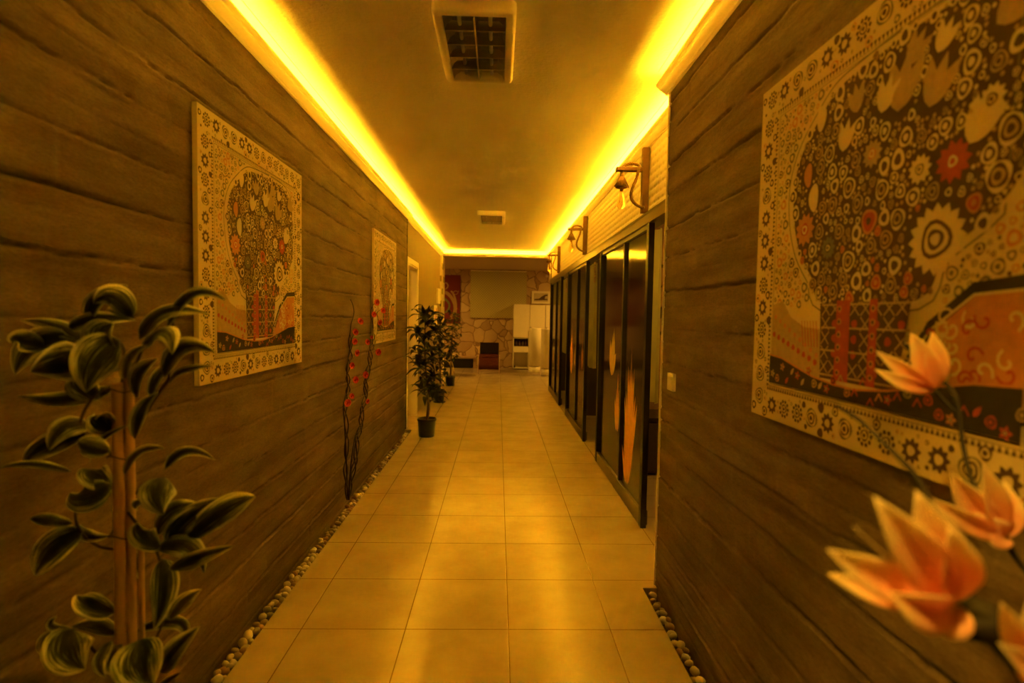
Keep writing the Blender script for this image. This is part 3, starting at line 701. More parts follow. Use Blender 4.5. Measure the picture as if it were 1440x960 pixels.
    for i in range(9000):
        r_ = rng.choice([.014, .011]) if i < 900 else rng.choice([.009, .007, .0055])
        x, z = x0+rng.random()*(x1-x0), .33+rng.random()*(z1-.33)
        if x0+r_ < x < x1-r_ and z < z1-r_ and not inside(x, z, [(a+(a-.54)*.1, b+(b-.6)*.1) for a, b in O2]) and free(S2, x, z, r_, .003):
            S2.append((x, z, r_)); ring(x, z, r_, rng.choice([[OL, CR], [DK, CR, DK], [OL, CR, OL], [OR, CR]]), 2)
    for i in range(5000):
        x, z = x0+rng.random()*(x1-x0), .34+rng.random()*(z1-.34); r_ = .0042
        ins = inside(x, z, O2)
        if (ins and free(S, x, z, r_, .001)) or (not ins and not inside(x, z, [(a+(a-.54)*.1, b+(b-.6)*.1) for a, b in O2]) and x0+r_ < x < x1-r_ and z < z1-r_ and free(S2, x, z, r_, .001)):
            (S if ins else S2).append((x, z, r_)); disc(x, z, r_, rng.choice([CR, TN, TN]) if ins else rng.choice([OL, TN, DK]), 6 if ins else 2)
    # ---- lower register: tan hills, lattice, dark wavy band
    hillL = [(x0, .335), (.17, .345), (.215, .30), (.28, .275), (.35, .27), (.37, .20), (.36, .12), (x0, .12)]
    poly(hillL, TN, 7); hillR = [(.62, .17), (.66, .24), (.72, .30), (.79, .345), (x1, .35), (x1, .14), (.62, .13)]
    poly(hillR, OR, 7); strip([(.64, .20), (.70, .285), (.79, .35), (x1, .358)], .022, BK, 8); strip([(.64, .20), (.70, .278), (.79, .34), (x1, .345)], .005, CR, 9)
    for i in range(9): disc(x0+.02+.026*i, .30-.012*i, .007, OR, 8); disc(x0+.015+.026*i, .25-.008*i, .008, RD, 8)
    for i in range(6): strip([(.27+.013*i, .29), (.28+.013*i, .225)], .003, RD, 8)
    poly([(.35, .335), (.65, .335), (.62, .15), (.36, .15)], DK, 8)
    for i in range(8):
        for j in range(5):
            x, z = .36+.036*i, .165+.035*j
            if rng.random() < .75:
                strip([(x, z), (x+.030, z+.030)], .0035, TN, 9); strip([(x+.030, z), (x, z+.030)], .0035, TN, 9)
            else: disc(x+.015, z+.015, .010, RD, 9)
    for z in (.16, .22, .275, .33): strip([(.36, z), (.65, z)], .0045, TN, 10)
    for x in (.43, .455, .545): poly([(x-.012, .34), (x+.012, .34), (x+.014, .15), (x-.014, .15)], RD, 11)
    for x in (.43, .545):
        for j in range(6): ring(x, .17+.03*j, .008, [OR, DK], 12)
    for i in range(26):     # swirls on the right hill
        x, z = .66+rng.random()*.21, .19+rng.random()*.12
        a0 = rng.random()*6; P = [(x+.020*(1-k/10)*math.cos(a0+k*.55), z+.020*(1-k/10)*math.sin(a0+k*.55)) for k in range(10)]; strip(P, .005, CR if i % 3 else RD, 9)
    band = [(x0, .19), (.18, .185), (.25, .168), (.33, .15), (.42, .14), (.50, .138), (.60, .15), (.70, .17), (.80, .19), (x1, .195), (x1, .108), (x0, .108)]
    poly(band, BK, 13); strip(band[:10], .005, OR, 14)
    for i in range(30):
        x = x0+.02+.026*i; z = .118+rng.random()*.045; k = rng.randrange(4); m_ = rng.choice([RD, TN, RD, OR])
        if k == 0: ring(x, z, .011, [m_, BK, m_], 14)
        elif k == 1: flower(x, z, .013, m_, BK, 14, 5)
        elif k == 2: strip([(x-.01, z-.008), (x, z+.008), (x+.01, z-.006)], .004, m_, 14)
        else: poly(petalpoly(x-.008, z-.008, x+.008, z+.012, .012, 4), m_, 14)
    return mb, [M[k] for k in mats]
mb, mm = canvas_mesh()
p0 = mb.build('canvas_painting', mm)
p0.location = (XR-.0225, 1.69, 1.085); p0.rotation_euler = (0, 0, -PI/2)
tag(p0, 'large ornamental ring and tulip canvas on the right stone wall', 'painting', 'matching ornamental canvases on the stone walls')
p1 = p0.copy(); C.objects.link(p1); p1.location = (XL+.0245, 1.955, 1.105); p1.rotation_euler = (0, 0, PI/2); p1.scale = (1.01, 1, 1.01)
tag(p1, 'ornamental canvas on the left wall nearer the viewer, behind the variegated plant', 'painting', 'matching ornamental canvases on the stone walls')
p2 = p0.copy(); C.objects.link(p2); p2.location = (XL+.0245, 4.66, 1.11); p2.rotation_euler = (0, 0, PI/2)
tag(p2, 'ornamental canvas farther down the left wall, beside the rose branches', 'painting', 'matching ornamental canvases on the stone walls')
# light switch
r = empty('light_switch', (XR-.006, 2.53, 1.077)); tag(r, 'square cream light switch on the right stone wall near its corner', 'switch')
mb = MB(); mb.box((-.010, -.041, -.041), (.006, .041, .041), bev=.003); mb.build('plate', M['switch'], r); mb = MB(); mb.box((-.014, -.027, -.027), (-.0105, .027, .027), bev=.002); mb.build('rocker', M['switch'], r)

# ------------------------------------------------------------------ pebbles
rng = random.Random(4)
pm = []
for k in range(8):
    bm = bmesh.new(); bmesh.ops.create_icosphere(bm, subdivisions=2, radius=1)
    sx, sy, sz = 1.05+rng.random()*.25, .85+rng.random()*.15, .68+rng.random()*.2; off = Vector((k*7.3, k*3.1, 0))
    for q in bm.verts:
        n_ = noise.noise(q.co*.9+off); q.co = Vector((q.co.x*sx, q.co.y*sy, q.co.z*sz))*(1+.28*n_)
    me = bpy.data.meshes.new('pebble'); bm.to_mesh(me); bm.free(); me.materials.append(M[['pebble_a', 'pebble_b', 'pebble_c', 'pebble_a', 'pebble_a', 'pebble_c', 'pebble_b', 'pebble_d'][k]])
    me.polygons.foreach_set('use_smooth', [True]*len(me.polygons)); pm.append(me)
def pebbles(xa, xb, y0, y1, label, group):
    placed = []; y = y0; fails = 0
    while y < y1:
        R_ = rng.uniform(.0115, .0205); best = None
        for _ in range(24):
            x = rng.uniform(xa+R_*1.2, xb-R_*1.2); yy = y-.045
            z = -.024+rng.random()*.016
            while any((x-a)**2+(yy-b)**2+((z-c_)*1.3)**2 < ((R_+d_)*1.04)**2 for a, b, c_, d_ in placed[-16:]): yy += .003
            if best is None or yy < best[1]: best = (x, yy, z)
        x, yy, z = best; placed.append((x, yy, z, R_)); y = max(y, yy)
        o = bpy.data.objects.new('pebble', pm[rng.randrange(8)]); C.objects.link(o)
        o.location = (x, yy, z); o.scale = (R_, R_, R_); o.rotation_euler = (rng.uniform(-.4, .4), rng.uniform(-.4, .4), rng.random()*6)
        tag(o, label, 'pebble', group)
    print('PEBBLES', len(placed))
pebbles(-1.075, -1.004, 1.75, 6.30, 'rounded river pebble in the narrow channel along the left stone wall', 'pebbles along the left wall')
pebbles(.765, .822, 1.75, 2.66, 'rounded river pebble in the narrow channel along the right stone wall', 'pebbles along the right wall')

# ------------------------------------------------------------------ big variegated plant, left foreground
PY = 1.2
root = empty('variegated_plant', (-.82, PY, 0)); tag(root, 'tall variegated leafy plant on bundled bamboo canes in the left foreground', 'plant')
def loc(p): return Vector(p)-Vector((-.82, PY, 0))
mb = MB(); mb.lathe([(0, .0), (.13, .0), (.15, .03), (.17, .28), (.18, .30), (.165, .30), (.155, .27), (.0, .265)], (0, 0, 0), 32); mb.build('pot', M['black_plastic'], root)
mb = MB(); mb.lathe([(.154, .268), (.0, .275)], (0, 0, 0), 32); mb.build('soil', M['soil'], root)
top = at(171, 545, PY); bot = at(173, 950, PY)
for dx, dy, ht, rd in ((-.005, -.012, 1.215, .0115), (.014, -.004, 1.235, .0095), (-.012, .016, 1.20, .010), (.024, .014, .86, .006)):
    mb = MB(); P = []; rs = []
    for i in range(33):
        z = .27+(ht-.27)*i/32; P.append((dx+(.006*math.sin(z*1.3)), dy, z)); rs.append(rd*(1.0+.07*(i % 8 == 0)))
    mb.tube(P, rs, 12); mb.build('bamboo_cane', M['cane'], root)
mb = MB()
for zz in (.62, .88, 1.055, 1.2):
    mb.tube([(.002+.030*math.cos(a*PI/10), .0+.026*math.sin(a*PI/10), zz+.004*math.sin(a)) for a in range(21)], .0015, 5)
vs_ = [[(176, 950), (215, 905), (235, 850), (228, 800), (215, 762), (192, 735), (180, 720)], [(170, 960), (120, 900), (102, 885)], [(172, 772), (140, 768), (112, 745), (108, 712), (128, 690), (160, 680), (182, 655)], [(178, 690), (158, 640), (130, 620), (112, 600), (130, 560), (165, 540)], [(172, 540), (176, 500), (165, 480), (120, 475), (100, 474)], [(178, 640), (200, 590), (225, 550), (238, 530), (232, 505), (245, 470), (240, 445)], [(182, 700), (210, 680), (232, 672)], [(178, 560), (190, 520), (205, 480), (222, 460)]]
for P in vs_:
    Q = catmull([loc(at(x, y, PY+.02*math.sin(x))) for x, y in P], 5); mb.tube(Q, .0032, 6)
mb.build('vine_stem', M['vine'], root)
# base px, tip px, width px, optional via px
LV = [((169, 479), (121, 552), 46), ((96, 463), (191, 450), 17), ((187, 447), (131, 427), 30, (160, 417)), ((124, 451), (180, 401), 16, (138, 418)), ((125, 482), (28, 450), 20, (80, 458)),
 ((97, 474), (21, 527), 30, (45, 487)), ((122, 505), (42, 523), 44, (85, 512)), ((62, 488), (18, 482), 22), ((159, 545), (24, 556), 18, (90, 560)), ((176, 534), (207, 485), 12),
 ((196, 477), (294, 442), 20, (230, 438)), ((235, 460), (318, 423), 13, (271, 414)), ((200, 486), (242, 499), 24, (232, 466)), ((192, 558), (222, 504), 18), ((232, 530), (303, 496), 20, (258, 488)),
 ((211, 558), (254, 505), 13), ((239, 539), (301, 514), 9), ((190, 615), (222, 552), 14), ((129, 597), (69, 634), 28, (90, 600)), ((121, 608), (34, 654), 24), ((155, 636), (111, 624), 22),
 ((158, 607), (133, 586), 26), ((101, 663), (0, 657), 9, (50, 652)), ((127, 659), (163, 690), 28), ((156, 680), (99, 692), 32, (115, 700)), ((127, 650), (182, 597), 9), ((176, 667), (232, 630), 11, (196, 636)),
 ((232, 659), (303, 647), 12, (262, 634)), ((233, 671), (230, 724), 34), ((193, 717), (214, 701), 8), ((218, 753), (282, 709), 22, (240, 718)), ((239, 761), (309, 700), 30), ((262, 760), (360, 698), 30, (318, 715)),
 ((226, 768), (194, 735), 24), ((102, 736), (42, 730), 13), ((116, 745), (49, 809), 36), ((107, 735), (156, 752), 13, (125, 753)), ((165, 772), (200, 824), 13, (188, 785)), ((220, 770), (287, 806), 26, (265, 768)),
 ((242, 802), (330, 767), 18), ((227, 785), (216, 886), 28, (232, 830)), ((161, 862), (109, 836), 24), ((167, 892), (100, 882), 18, (132, 876)), ((102, 884), (120, 941), 42), ((157, 900), (149, 952), 14),
 ((200, 898), (216, 963), 48), ((240, 872), (284, 828), 18), ((192, 887), (256, 911), 14, (252, 876)), ((225, 945), (281, 880), 24), ((100, 884), (80, 866), 8), ((140, 560), (112, 528), 30), ((150, 500), (160, 455), 34), ((226, 975), (255, 945), 12), ((96, 884), (74, 925), 26), ((172, 905), (178, 945), 22)]
rng = random.Random(9)
for k, e in enumerate(LV):
    b_, t_, wd = e[0], e[1], e[2]; via = e[3] if len(e) > 3 else None
    dy0 = rng.uniform(-.05, .03); dy1 = dy0+rng.uniform(-.09, .05)
    if k in (0, 6, 20, 45, 43): dy0 -= .05; dy1 -= .05
    def dep(px, want):   # keep the leaf in front of the wall
        y = PY+want; k_ = (at(px, 600, 1)).x
        return min(y, -1.055/k_) if k_ < -.01 else y
    B = at(*b_, dep(b_[0], dy0)); T_ = at(*t_, dep(t_[0], dy1)); W = wd*PY/F
    v_ = at(*via, dep(via[0], (dy0+dy1)/2-.02)) if via else (B+T_)/2+Vector((0, -.015-.02*rng.random(), .012))
    mb = MB(); cd = Vector((0, 0, H))-(B+T_)/2; cd = cd.normalized()+Vector((rng.uniform(-.5, .5), 0, rng.uniform(-.2, .6)))
    blade(mb, loc(B), loc(T_), W*1.25, cd, 0, 8, fold=.45 if k % 2 else -.45, bend=loc(v_), wpos=.42, segs=14, pw=1.1)
    o = mb.build('leaf', M['leaf_var'], root)
    sol = o.modifiers.new('s', 'SOLIDIFY'); sol.thickness = .0006

# ------------------------------------------------------------------ rose branches
def rose(mb, c, r, axis):
    ax = Vector(axis).normalized(); a = ax.cross(Vector((0, 0, 1))).normalized(); b = ax.cross(a)
    for ring_, (n, rad, op) in enumerate(((3, .35, .15), (4, .6, .45), (5, .85, .85), (6, 1.05, 1.25))):
        for i in range(n):
            t = 2*PI*i/n+ring_*.5; d = a*math.cos(t)+b*math.sin(t)
            p0 = c+d*r*.12; p1 = c+d*r*rad+ax*r*(1.0-op*.55); mid = c+d*r*rad*.85+ax*r*(.45-.1*op)
            blade(mb, p0, p1, r*(.8+.25*ring_*.4), -d+ax*.4, 0, 4, bend=mid, wpos=.6, fold=.3, segs=5)
def rose_branch(base, strands, roses, label):
    r = empty('rose_branch', base); tag(r, label, 'artificial branch', 'twisted rose branches against the left wall')
    B = Vector(base)
    def pt(px, py, off):   # points on a plane just in front of the wall
        d = _fw+_r*((px-720)/F)-_u*((py-480)/F); X = XL+.035+off; t = X/d.x; return Vector((0, 0, H))+d*t
    for S_ in strands:
        P = [pt(x, y, .012*math.sin(y*.09+S_[0][0])) for x, y in S_]; P = catmull(P, 6); k = len(P)
        mb = MB(); mb.tube([p-B for p in P], [.0055*(1-.6*i/k) for i in range(k)], 7); mb.build('twisted_stem', M['vine'], r)
    rg = random.Random(len(roses))
    for x, y, s_ in roses:
        c = pt(x, y, .03); mb = MB(); rose(mb, c-B, .024*s_, (1, -.9+rg.random()*.4, rg.uniform(-.2, .5))); q = mb.build('rose', M['rose'], r)
def wav(pts, amp, ph, n=26, k=5):
    """weave around a centre line given as pixels"""
    Q = catmull([(x, y, 0) for x, y in pts], 8); m_ = len(Q)
    return [(Q[int(i*(m_-1)/n)].x+amp*min(1, (i+1)/4)*math.sin(ph+i/n*k*2*PI), Q[int(i*(m_-1)/n)].y) for i in range(n+1)]
cL = [(488, 702), (486, 660), (488, 615), (486, 570), (490, 545), (489, 520), (493, 500), (492, 470)]
rose_branch((XL+.035, 3.86, -.03), [wav(cL, 2.6, 0)+[(494, 455), (498, 440), (496, 428), (493, 421)], wav(cL, 2.6, PI), [(489, 702), (487, 650), (485, 600), (483, 570), (489, 545), (488, 520), (492, 490), (494, 478), (500, 466)]],
    [(506, 452, 1), (499, 467, .95), (498, 480, .9), (501, 496, 1), (494, 514, .9), (499, 534, 1), (494, 557, .8), (488, 566, 1.05)], 'left twisted black branch with coral roses, topped by a bare curling tip')
cR = [(490, 702), (497, 660), (503, 620), (508, 590), (513, 560), (516, 530), (521, 500), (524, 480)]
rose_branch((XL+.035, 3.90, -.03), [wav(cR, 3, 0)+[(524, 455), (521, 442), (524, 430), (530, 424)], wav(cR, 3, PI)+[(532, 465), (532, 450), (530, 440), (536, 435)], wav(cR, 3.4, 1.6)+[(525, 460), (524, 430), (525, 400)],
     [(490, 702), (494, 650), (500, 612), (508, 600), (511, 590), (511, 585)]],
    [(529, 425, 1.1), (538, 437, 1), (525, 442, .95), (533, 453, 1), (516, 481, .95), (531, 495, 1.15), (513, 527, 1.1), (516, 564, .8), (522, 474, .6)], 'right twisted black branch with coral roses, reaching up beside the far canvas')

# ------------------------------------------------------------------ potted trees
def tree(x, y, pot_r, pot_h, h, rx, z_lo, nleaf, leaf_l, mt, label, seed, lean=0, saucer=False, trunk2=True, pmt='black_plastic'):
    lim = XL+.03-x
    rg = random.Random(seed); r = empty('potted_tree', (x, y, 0)); tag(r, label, 'potted tree')
    b0 = pot_r*.80
    mb = MB(); mb.lathe([(0, 0), (b0, 0), (b0+.004, .006), (pot_r*.95, pot_h*.86), (pot_r, pot_h*.87), (pot_r*1.04, pot_h*.90), (pot_r*1.04, pot_h), (pot_r*.97, pot_h), (pot_r*.93, pot_h*.85), (0, pot_h*.84)], n=32); mb.build('pot', M[pmt], r)
    mb = MB(); mb.lathe([(pot_r*.92, pot_h*.86), (pot_r*.5, pot_h*.885), (0, pot_h*.89)], n=24); mb.build('soil', M['soil'], r)
    tp = catmull([(0, 0, pot_h*.85), (.015, .01, h*.35), (-.01+lean*.5, -.01, h*.6), (lean, 0, h*.95)], 8)
    mb = MB(); mb.tube(tp, [.013*(1-.6*i/len(tp)) for i in range(len(tp))], 8); mb.build('trunk', M['trunk'], r)
    if trunk2:
        P = [Vector((p.x+.018*math.sin(i*.45), p.y+.018*math.cos(i*.45), p.z)) for i, p in enumerate(tp[:18])]
        mb = MB(); mb.tube(P, .0055, 7); mb.build('twining_stem', M['trunk_pale'], r)
    brs = []; mbb = MB()
    for i in range(18):
        z = z_lo+(h*.93-z_lo)*i/17; k = min(range(len(tp)), key=lambda q: abs(tp[q].z-z)); p = tp[k]
        a = i*2.4+rg.random(); L = rx*(.55+.4*rg.random())*(1-.35*abs((z-z_lo)/(h-z_lo)-.45)*2)
        q = Vector((max(p.x+L*math.cos(a), lim+.02), p.y+L*math.sin(a), p.z+.06+.08*rg.random())); mid = (p+q)/2+Vector((0, 0, .02))
        mbb.tube([p, mid, q], [.005, .004, .002], 5); brs.append((p, mid, q))
    mbb.build('branches', M['trunk'], r)
    mb = MB()
    for i in range(nleaf):
        p, mid, q = brs[i % 18]; t = .3+.7*rg.random(); b_ = p.lerp(q, t) if t < .99 else q
        a = rg.random()*6.28; up = rg.uniform(-.75, .55); d = Vector((math.cos(a), math.sin(a), up)).normalized(); L = leaf_l*(.7+.5*rg.random())
        if b_.x+d.x*L < lim: d.x = (lim-b_.x)/L
        blade(mb, b_, b_+d*L, L*.34, Vector((rg.uniform(-.4, .4), rg.uniform(-.4, .4), 1)), 0, 2, droop=.2*L, fold=.4, segs=5)
    # top shoot
    for i in range(6):
        a = i*1.1; b_ = tp[-1]; d = Vector((math.cos(a)*.5, math.sin(a)*.5, .8)); L = leaf_l*.9; blade(mb, b_, b_+d*L, L*.3, Vector((math.cos(a), math.sin(a), -.3)), 0, 2, droop=0, fold=.4, segs=5)
    mb.build('foliage', M[mt], r)
    if saucer: mb = MB(); mb.lathe([(0, 0), (pot_r*1.1, 0), (pot_r*1.15, .02), (pot_r*1.05, .02), (pot_r, .008), (0, .008)], n=24); mb.build('saucer', M['black_plastic'], r)
    return r
tree(-.785, 6.10, .106, .205, 1.42, .21, .34, 190, .175, 'leaf_green', 'nearest potted tree with dark pointed leaves and a twining pale stem', 21, lean=-.03)
tree(-.90, 8.5, .085, .20, 1.32, .19, .40, 110, .14, 'leaf_green', 'middle potted tree half hidden behind the nearest one', 33, saucer=True)
tree(-.91, 10.5, .10, .185, 1.42, .22, .50, 260, .11, 'leaf_olive', 'farthest potted tree, small leaved, with two pale leaning trunks', 8, lean=.06)

# ------------------------------------------------------------------ far room
YF = 14.32
mb = MB(); mb.box((-4, YF, 0), (4, YF+.1, 2.57)); st(mb.build('wall_far', M['flagstone']))
mb = MB(); mb.box((-4.1, 4, 0), (-4, 15, 2.6)); st(mb.build('wall_far_left', M['plaster'])); mb = MB(); mb.box((4, 10.1, 0), (4.1, 15, 2.6)); st(mb.build('wall_far_right', M['plaster']))
# blind
r = empty('roller_blind', (0, YF-.03, 1.3)); tag(r, 'patterned green roller blind pulled down on the far stone wall', 'blind')
mb = MB(); mb.box((-.735, -.004, 0), (.735, .004, 1.22)); mb.build('cloth', M['blind'], r); mb = MB(); mb.box((-.735, -.02, 1.22), (.735, .025, 1.245), bev=.004); mb.build('head_rail', M['white'], r)
mb = MB(); mb.box((-.735, -.008, -.012), (.735, .008, .006)); mb.build('bottom_bar', M['trunk'], r)
# banner
r = empty('wall_banner', (-1.45, YF-.02, 1.15)); tag(r, 'red cloth banner with a curling tan emblem hanging on the far wall', 'banner')
mb = MB(); mb.box((-.45, -.004, 0), (.45, .004, 1.26)); mb.build('cloth', M['flag_red'], r)
def lp(px, py): p = at(px, py, YF-.026); return (p.x+1.45, p.z-1.15)
def ribbon(P, w0, w1, y, mb, mi=0):
    P = catmull([(a, 0, b) for a, b in P], 6); n = len(P); V = []
    for i, p in enumerate(P):
        d = (P[min(i+1, n-1)]-P[max(i-1, 0)]).normalized(); q = Vector((-d.z, 0, d.x)); w_ = w0+(w1-w0)*i/(n-1)
        V += [(p.x+q.x*w_, y, p.z+q.z*w_), (p.x-q.x*w_, y, p.z-q.z*w_)]
    mb.add(V, [(2*i, 2*i+1, 2*i+3, 2*i+2) for i in range(n-1)], mi)
mb = MB()
ribbon([lp(x, y) for x, y in ((612, 420), (618, 413), (626, 411), (633, 416), (638, 424), (640, 433), (638, 441), (634, 446))], .05, .035, -.007, mb)
ribbon([lp(x, y) for x, y in ((640, 446), (641, 430), (640, 420), (637, 412), (634, 409))], .035, .02, -.008, mb)
ribbon([lp(x, y) for x, y in ((637, 412), (640, 409), (644, 410))], .012, .006, -.008, mb); ribbon([lp(x, y) for x, y in ((638, 414), (643, 413), (645, 408))], .010, .004, -.0085, mb)
ribbon([lp(x, y) for x, y in ((623, 398), (628, 398), (630, 402), (627, 406), (622, 406))], .02, .016, -.007, mb)
mb.build('emblem', M['flag_gold'], r)
mb = MB(); ribbon([lp(x, y) for x, y in ((622, 418), (629, 423), (632, 430), (628, 438), (620, 440))], .03, .02, -.0075, mb); mb.build('emblem_inner', M['flag_green'], r)
# framed landscape
r = empty('framed_picture', (1.113, YF-.025, 1.70)); tag(r, 'small pale framed landscape picture above the white cabinets', 'picture')
mb = MB()
for a, b in (((-.24, 0), (.24, .055)), ((-.24, .275), (.24, .33)), ((-.24, .055), (-.185, .275)), ((.185, .055), (.24, .275))): mb.box((a[0], -.02, a[1]), (b[0], .02, b[1]), bev=.003)
mb.build('frame', M['grey_white'], r); mb = MB(); mb.box((-.185, -.006, .055), (.185, .02, .275)); pr = mb.build('print', M['print_grey'], r)
mb = MB(); mb.add([(x, -.009, z) for x, z in ((-.17, .12), (-.05, .135), (.02, .19), (.10, .235), (.18, .245), (.18, .21), (.12, .20), (.10, .13), (.18, .13), (.18, .10), (-.17, .09))], [tuple(range(11))]); mb.build('landscape', M['p_dark'], pr)
mb = MB(); mb.lathe([(0, .0), (.035, 0), (.04, .008), (.035, .02), (0, .022)], n=20); o = mb.build('round_detector', M['casing']); p = at(769, 388, YF); o.location = (p.x, YF, p.z); o.rotation_euler = (PI/2, 0, 0)
tag(o, 'small round pale detector on the far stone wall above the picture', 'detector')
# stone ledge with dark recess
mb = MB(); mb.box((-2.4, 13.9, .255), (-.55, YF-.004, .30), bev=.006); mb.box((-2.4, 13.95, 0), (-2.3, YF-.004, .255)); mb.box((-.62, 13.95, 0), (-.55, YF-.004, .255)); o = mb.build('stone_bench', M['sill_stone']); tag(o, 'low stone bench with a dark hollow under it along the far wall', 'bench')
mb = MB(); mb.box((-2.3, 14.05, .003), (-.64, YF-.01, .235), bev=.01); tag(mb.build('storage_box', M['dark']), 'long black box under the low stone bench', 'box')
# cabinets
r = empty('tall_cabinet', (.60, 14.06, 0)); tag(r, 'tall white cabinet with open niches beside the lounge chair', 'cabinet')
mb = MB(); W_ = .205
mb.box((-W_, -.24, .03), (-W_+.018, .24, 1.665)); mb.box((W_-.018, -.24, .03), (W_, .24, 1.665)); mb.box((-W_, .225, .03), (W_, .24, 1.665)); mb.box((-W_, -.24, 1.645), (W_, .24, 1.665))
for z in (.03, .455, .575, .80): mb.box((-W_, -.24, z), (W_, .24, z+.018))
mb.build('body', M['grey_white'], r)
mb = MB(); mb.box((-W_+.002, -.257, .83), (W_-.002, -.241, 1.66), bev=.002); d = mb.build('door', M['grey_white'], r); mb = MB(); mb.box((W_-.03, -.27, .86), (W_-.02, -.257, 1.0)); mb.build('handle', M['dark'], d)
mb = MB(); mb.box((-W_+.002, -.257, .445), (W_-.002, -.241, .592), bev=.002); mb.build('drawer', M['grey_white'], r)
mb = MB(); mb.box((-W_+.018, -.22, .60), (W_-.018, .22, .605)); mb.box((-W_+.018, .20, .60), (W_-.018, .222, .79)); mb.build('niche_lining', M['room_dark'], r)
mb = MB()
for k in range(4): mb.lathe([(0, .62), (.03, .62), (.035, .64), (.028, .70+.015*(k % 2)), (.012, .72), (.012, .74), (0, .742)], (-.12+.08*k, -.12+.03*(k % 2), -.012), 14)
for k, lb in enumerate(('leftmost small dark jar in the cabinet niche', 'second small dark jar in the cabinet niche', 'third small dark jar in the cabinet niche', 'rightmost small dark jar in the cabinet niche')):
    mb = MB(); mb.lathe([(0, 0), (.028, 0), (.034, .02), (.028, .085+.015*(k % 2)), (.012, .105), (.012, .125), (0, .127)], n=14); o = mb.build('jar', M['trunk' if k % 2 else 'room_dark']); o.location = (.60-.12+.08*k, 13.93+.03*(k % 2), .605); tag(o, lb, 'jar', 'jars in the cabinet niche')
mb = MB(); mb.lathe([(0, 0), (.018, 0), (.02, .03), (.008, .045), (.008, .06), (0, .06)], n=12); o = mb.build('bottle', M['dark']); o.location = (.44, 13.9, .050); tag(o, 'tiny dark bottle in the bottom niche of the white cabinet', 'bottle')
for xc, wd, lb in ((1.0, .195, 'plain white tall cabinet with closed doors, directly under the framed picture'), (1.40, .195, 'white tall cabinet at the right end of the row behind the rounded counters')):
    r = empty('tall_cabinet', (xc+.005, 14.06, 0)); tag(r, lb, 'cabinet')
    mb = MB(); mb.box((-wd, -.24, .03), (wd, .24, 1.655), bev=.003); mb.build('body', M['grey_white'], r)
    mb = MB(); mb.box((-wd+.002, -.257, .83), (wd-.002, -.241, 1.65), bev=.002); d = mb.build('door', M['grey_white'], r); mb = MB(); mb.box((-wd+.02, -.27, .9), (-wd+.03, -.257, 1.1)); mb.build('handle', M['dark'], d)
    mb = MB(); mb.box((-wd+.002, -.257, .05), (wd-.002, -.241, .824), bev=.002); mb.build('door', M['grey_white'], r)
# rounded counters
for x, y, lb in ((.895, 13.05, 'left white rounded counter drum in front of the cabinets'), (1.155, 12.5, 'right white rounded counter drum partly hidden by the glass partition')):
    r = empty('counter_drum', (x, y, 0)); tag(r, lb, 'counter', 'white rounded counter drums')
    mb = MB(); mb.lathe([(0, 0), (.145, 0), (.145, .165), (0, .165)], n=40); mb.build('plinth', M['grey_white'], r)
    mb = MB(); mb.lathe([(.138, .165), (.138, .176)], n=40); mb.build('shadow_gap', M['dark'], r)
    mb = MB(); mb.lathe([(0, .176), (.155, .176), (.155, 1.075), (.150, 1.085), (0, 1.085)], n=40); mb.build('drum', M['white'], r)
# lounge chairs
def lounge(x, y, rz, label):
    r = empty('lounge_chair', (x, y, 0), rz); tag(r, label, 'chair', 'dark lounge chairs in the far room')
    def cushion(name, P, th, m_):
        mb = MB(); n = len(P); P = [Vector((0, a, b)) for a, b in P]; V = []; W2 = .235
        for i, p in enumerate(P):
            d = (P[min(i+1, n-1)]-P[max(i-1, 0)]).normalized(); q = Vector((0, -d.z, d.y)); e = .4 if i in (0, n-1) else 1
            for sx, k in ((-W2, -.35*e), (-W2+.025, -.5*e), (W2-.025, -.5*e), (W2, -.35*e), (W2, .35*e), (W2-.025, .5*e), (-W2+.025, .5*e), (-W2, .35*e)): V.append(p+q*th*k+Vector((sx, 0, 0)))
        fs = [(i*8+j, i*8+(j+1) % 8, (i+1)*8+(j+1) % 8, (i+1)*8+j) for i in range(n-1) for j in range(8)]+[tuple(range(7, -1, -1)), tuple((n-1)*8+j for j in range(8))]
        mb.add(V, fs, 0, smooth=True); return mb.build(name, m_, r)
    cushion('backrest', [(.26, .32), (.30, .45), (.36, .60), (.39, .69)], .07, M['black_leather'])
    cushion('seat', [(.28, .33), (.12, .33), (-.05, .37), (-.18, .40), (-.26, .36)], .08, M['burgundy'])
    cushion('footrest', [(-.27, .35), (-.34, .29), (-.41, .20), (-.45, .10)], .07, M['burgundy'])
    for sx in (-1, 1):
        mb = MB(); mb.tube(catmull([(sx*.25, -.46, .0), (sx*.25, -.44, .12), (sx*.25, -.34, .27), (sx*.25, -.18, .37), (sx*.25, .1, .40), (sx*.25, .34, .30), (sx*.25, .42, .0)]), .011, 8); mb.build('side_frame', M['pale_wood'], r)
    mb = MB(); mb.tube([(-.25, -.45, .06), (.25, -.45, .06)], .009, 8); mb.tube([(-.25, .34, .29), (.25, .34, .29)], .009, 8); mb.build('stretcher', M['pale_wood'], r)
lounge(-.205, 13.22, 0, 'burgundy and black lounge chair facing the corridor in front of the stone wall')
lounge(-1.42, 12.4, -PI/2, 'dark lounge chair turned sideways, glimpsed behind the farthest potted tree')

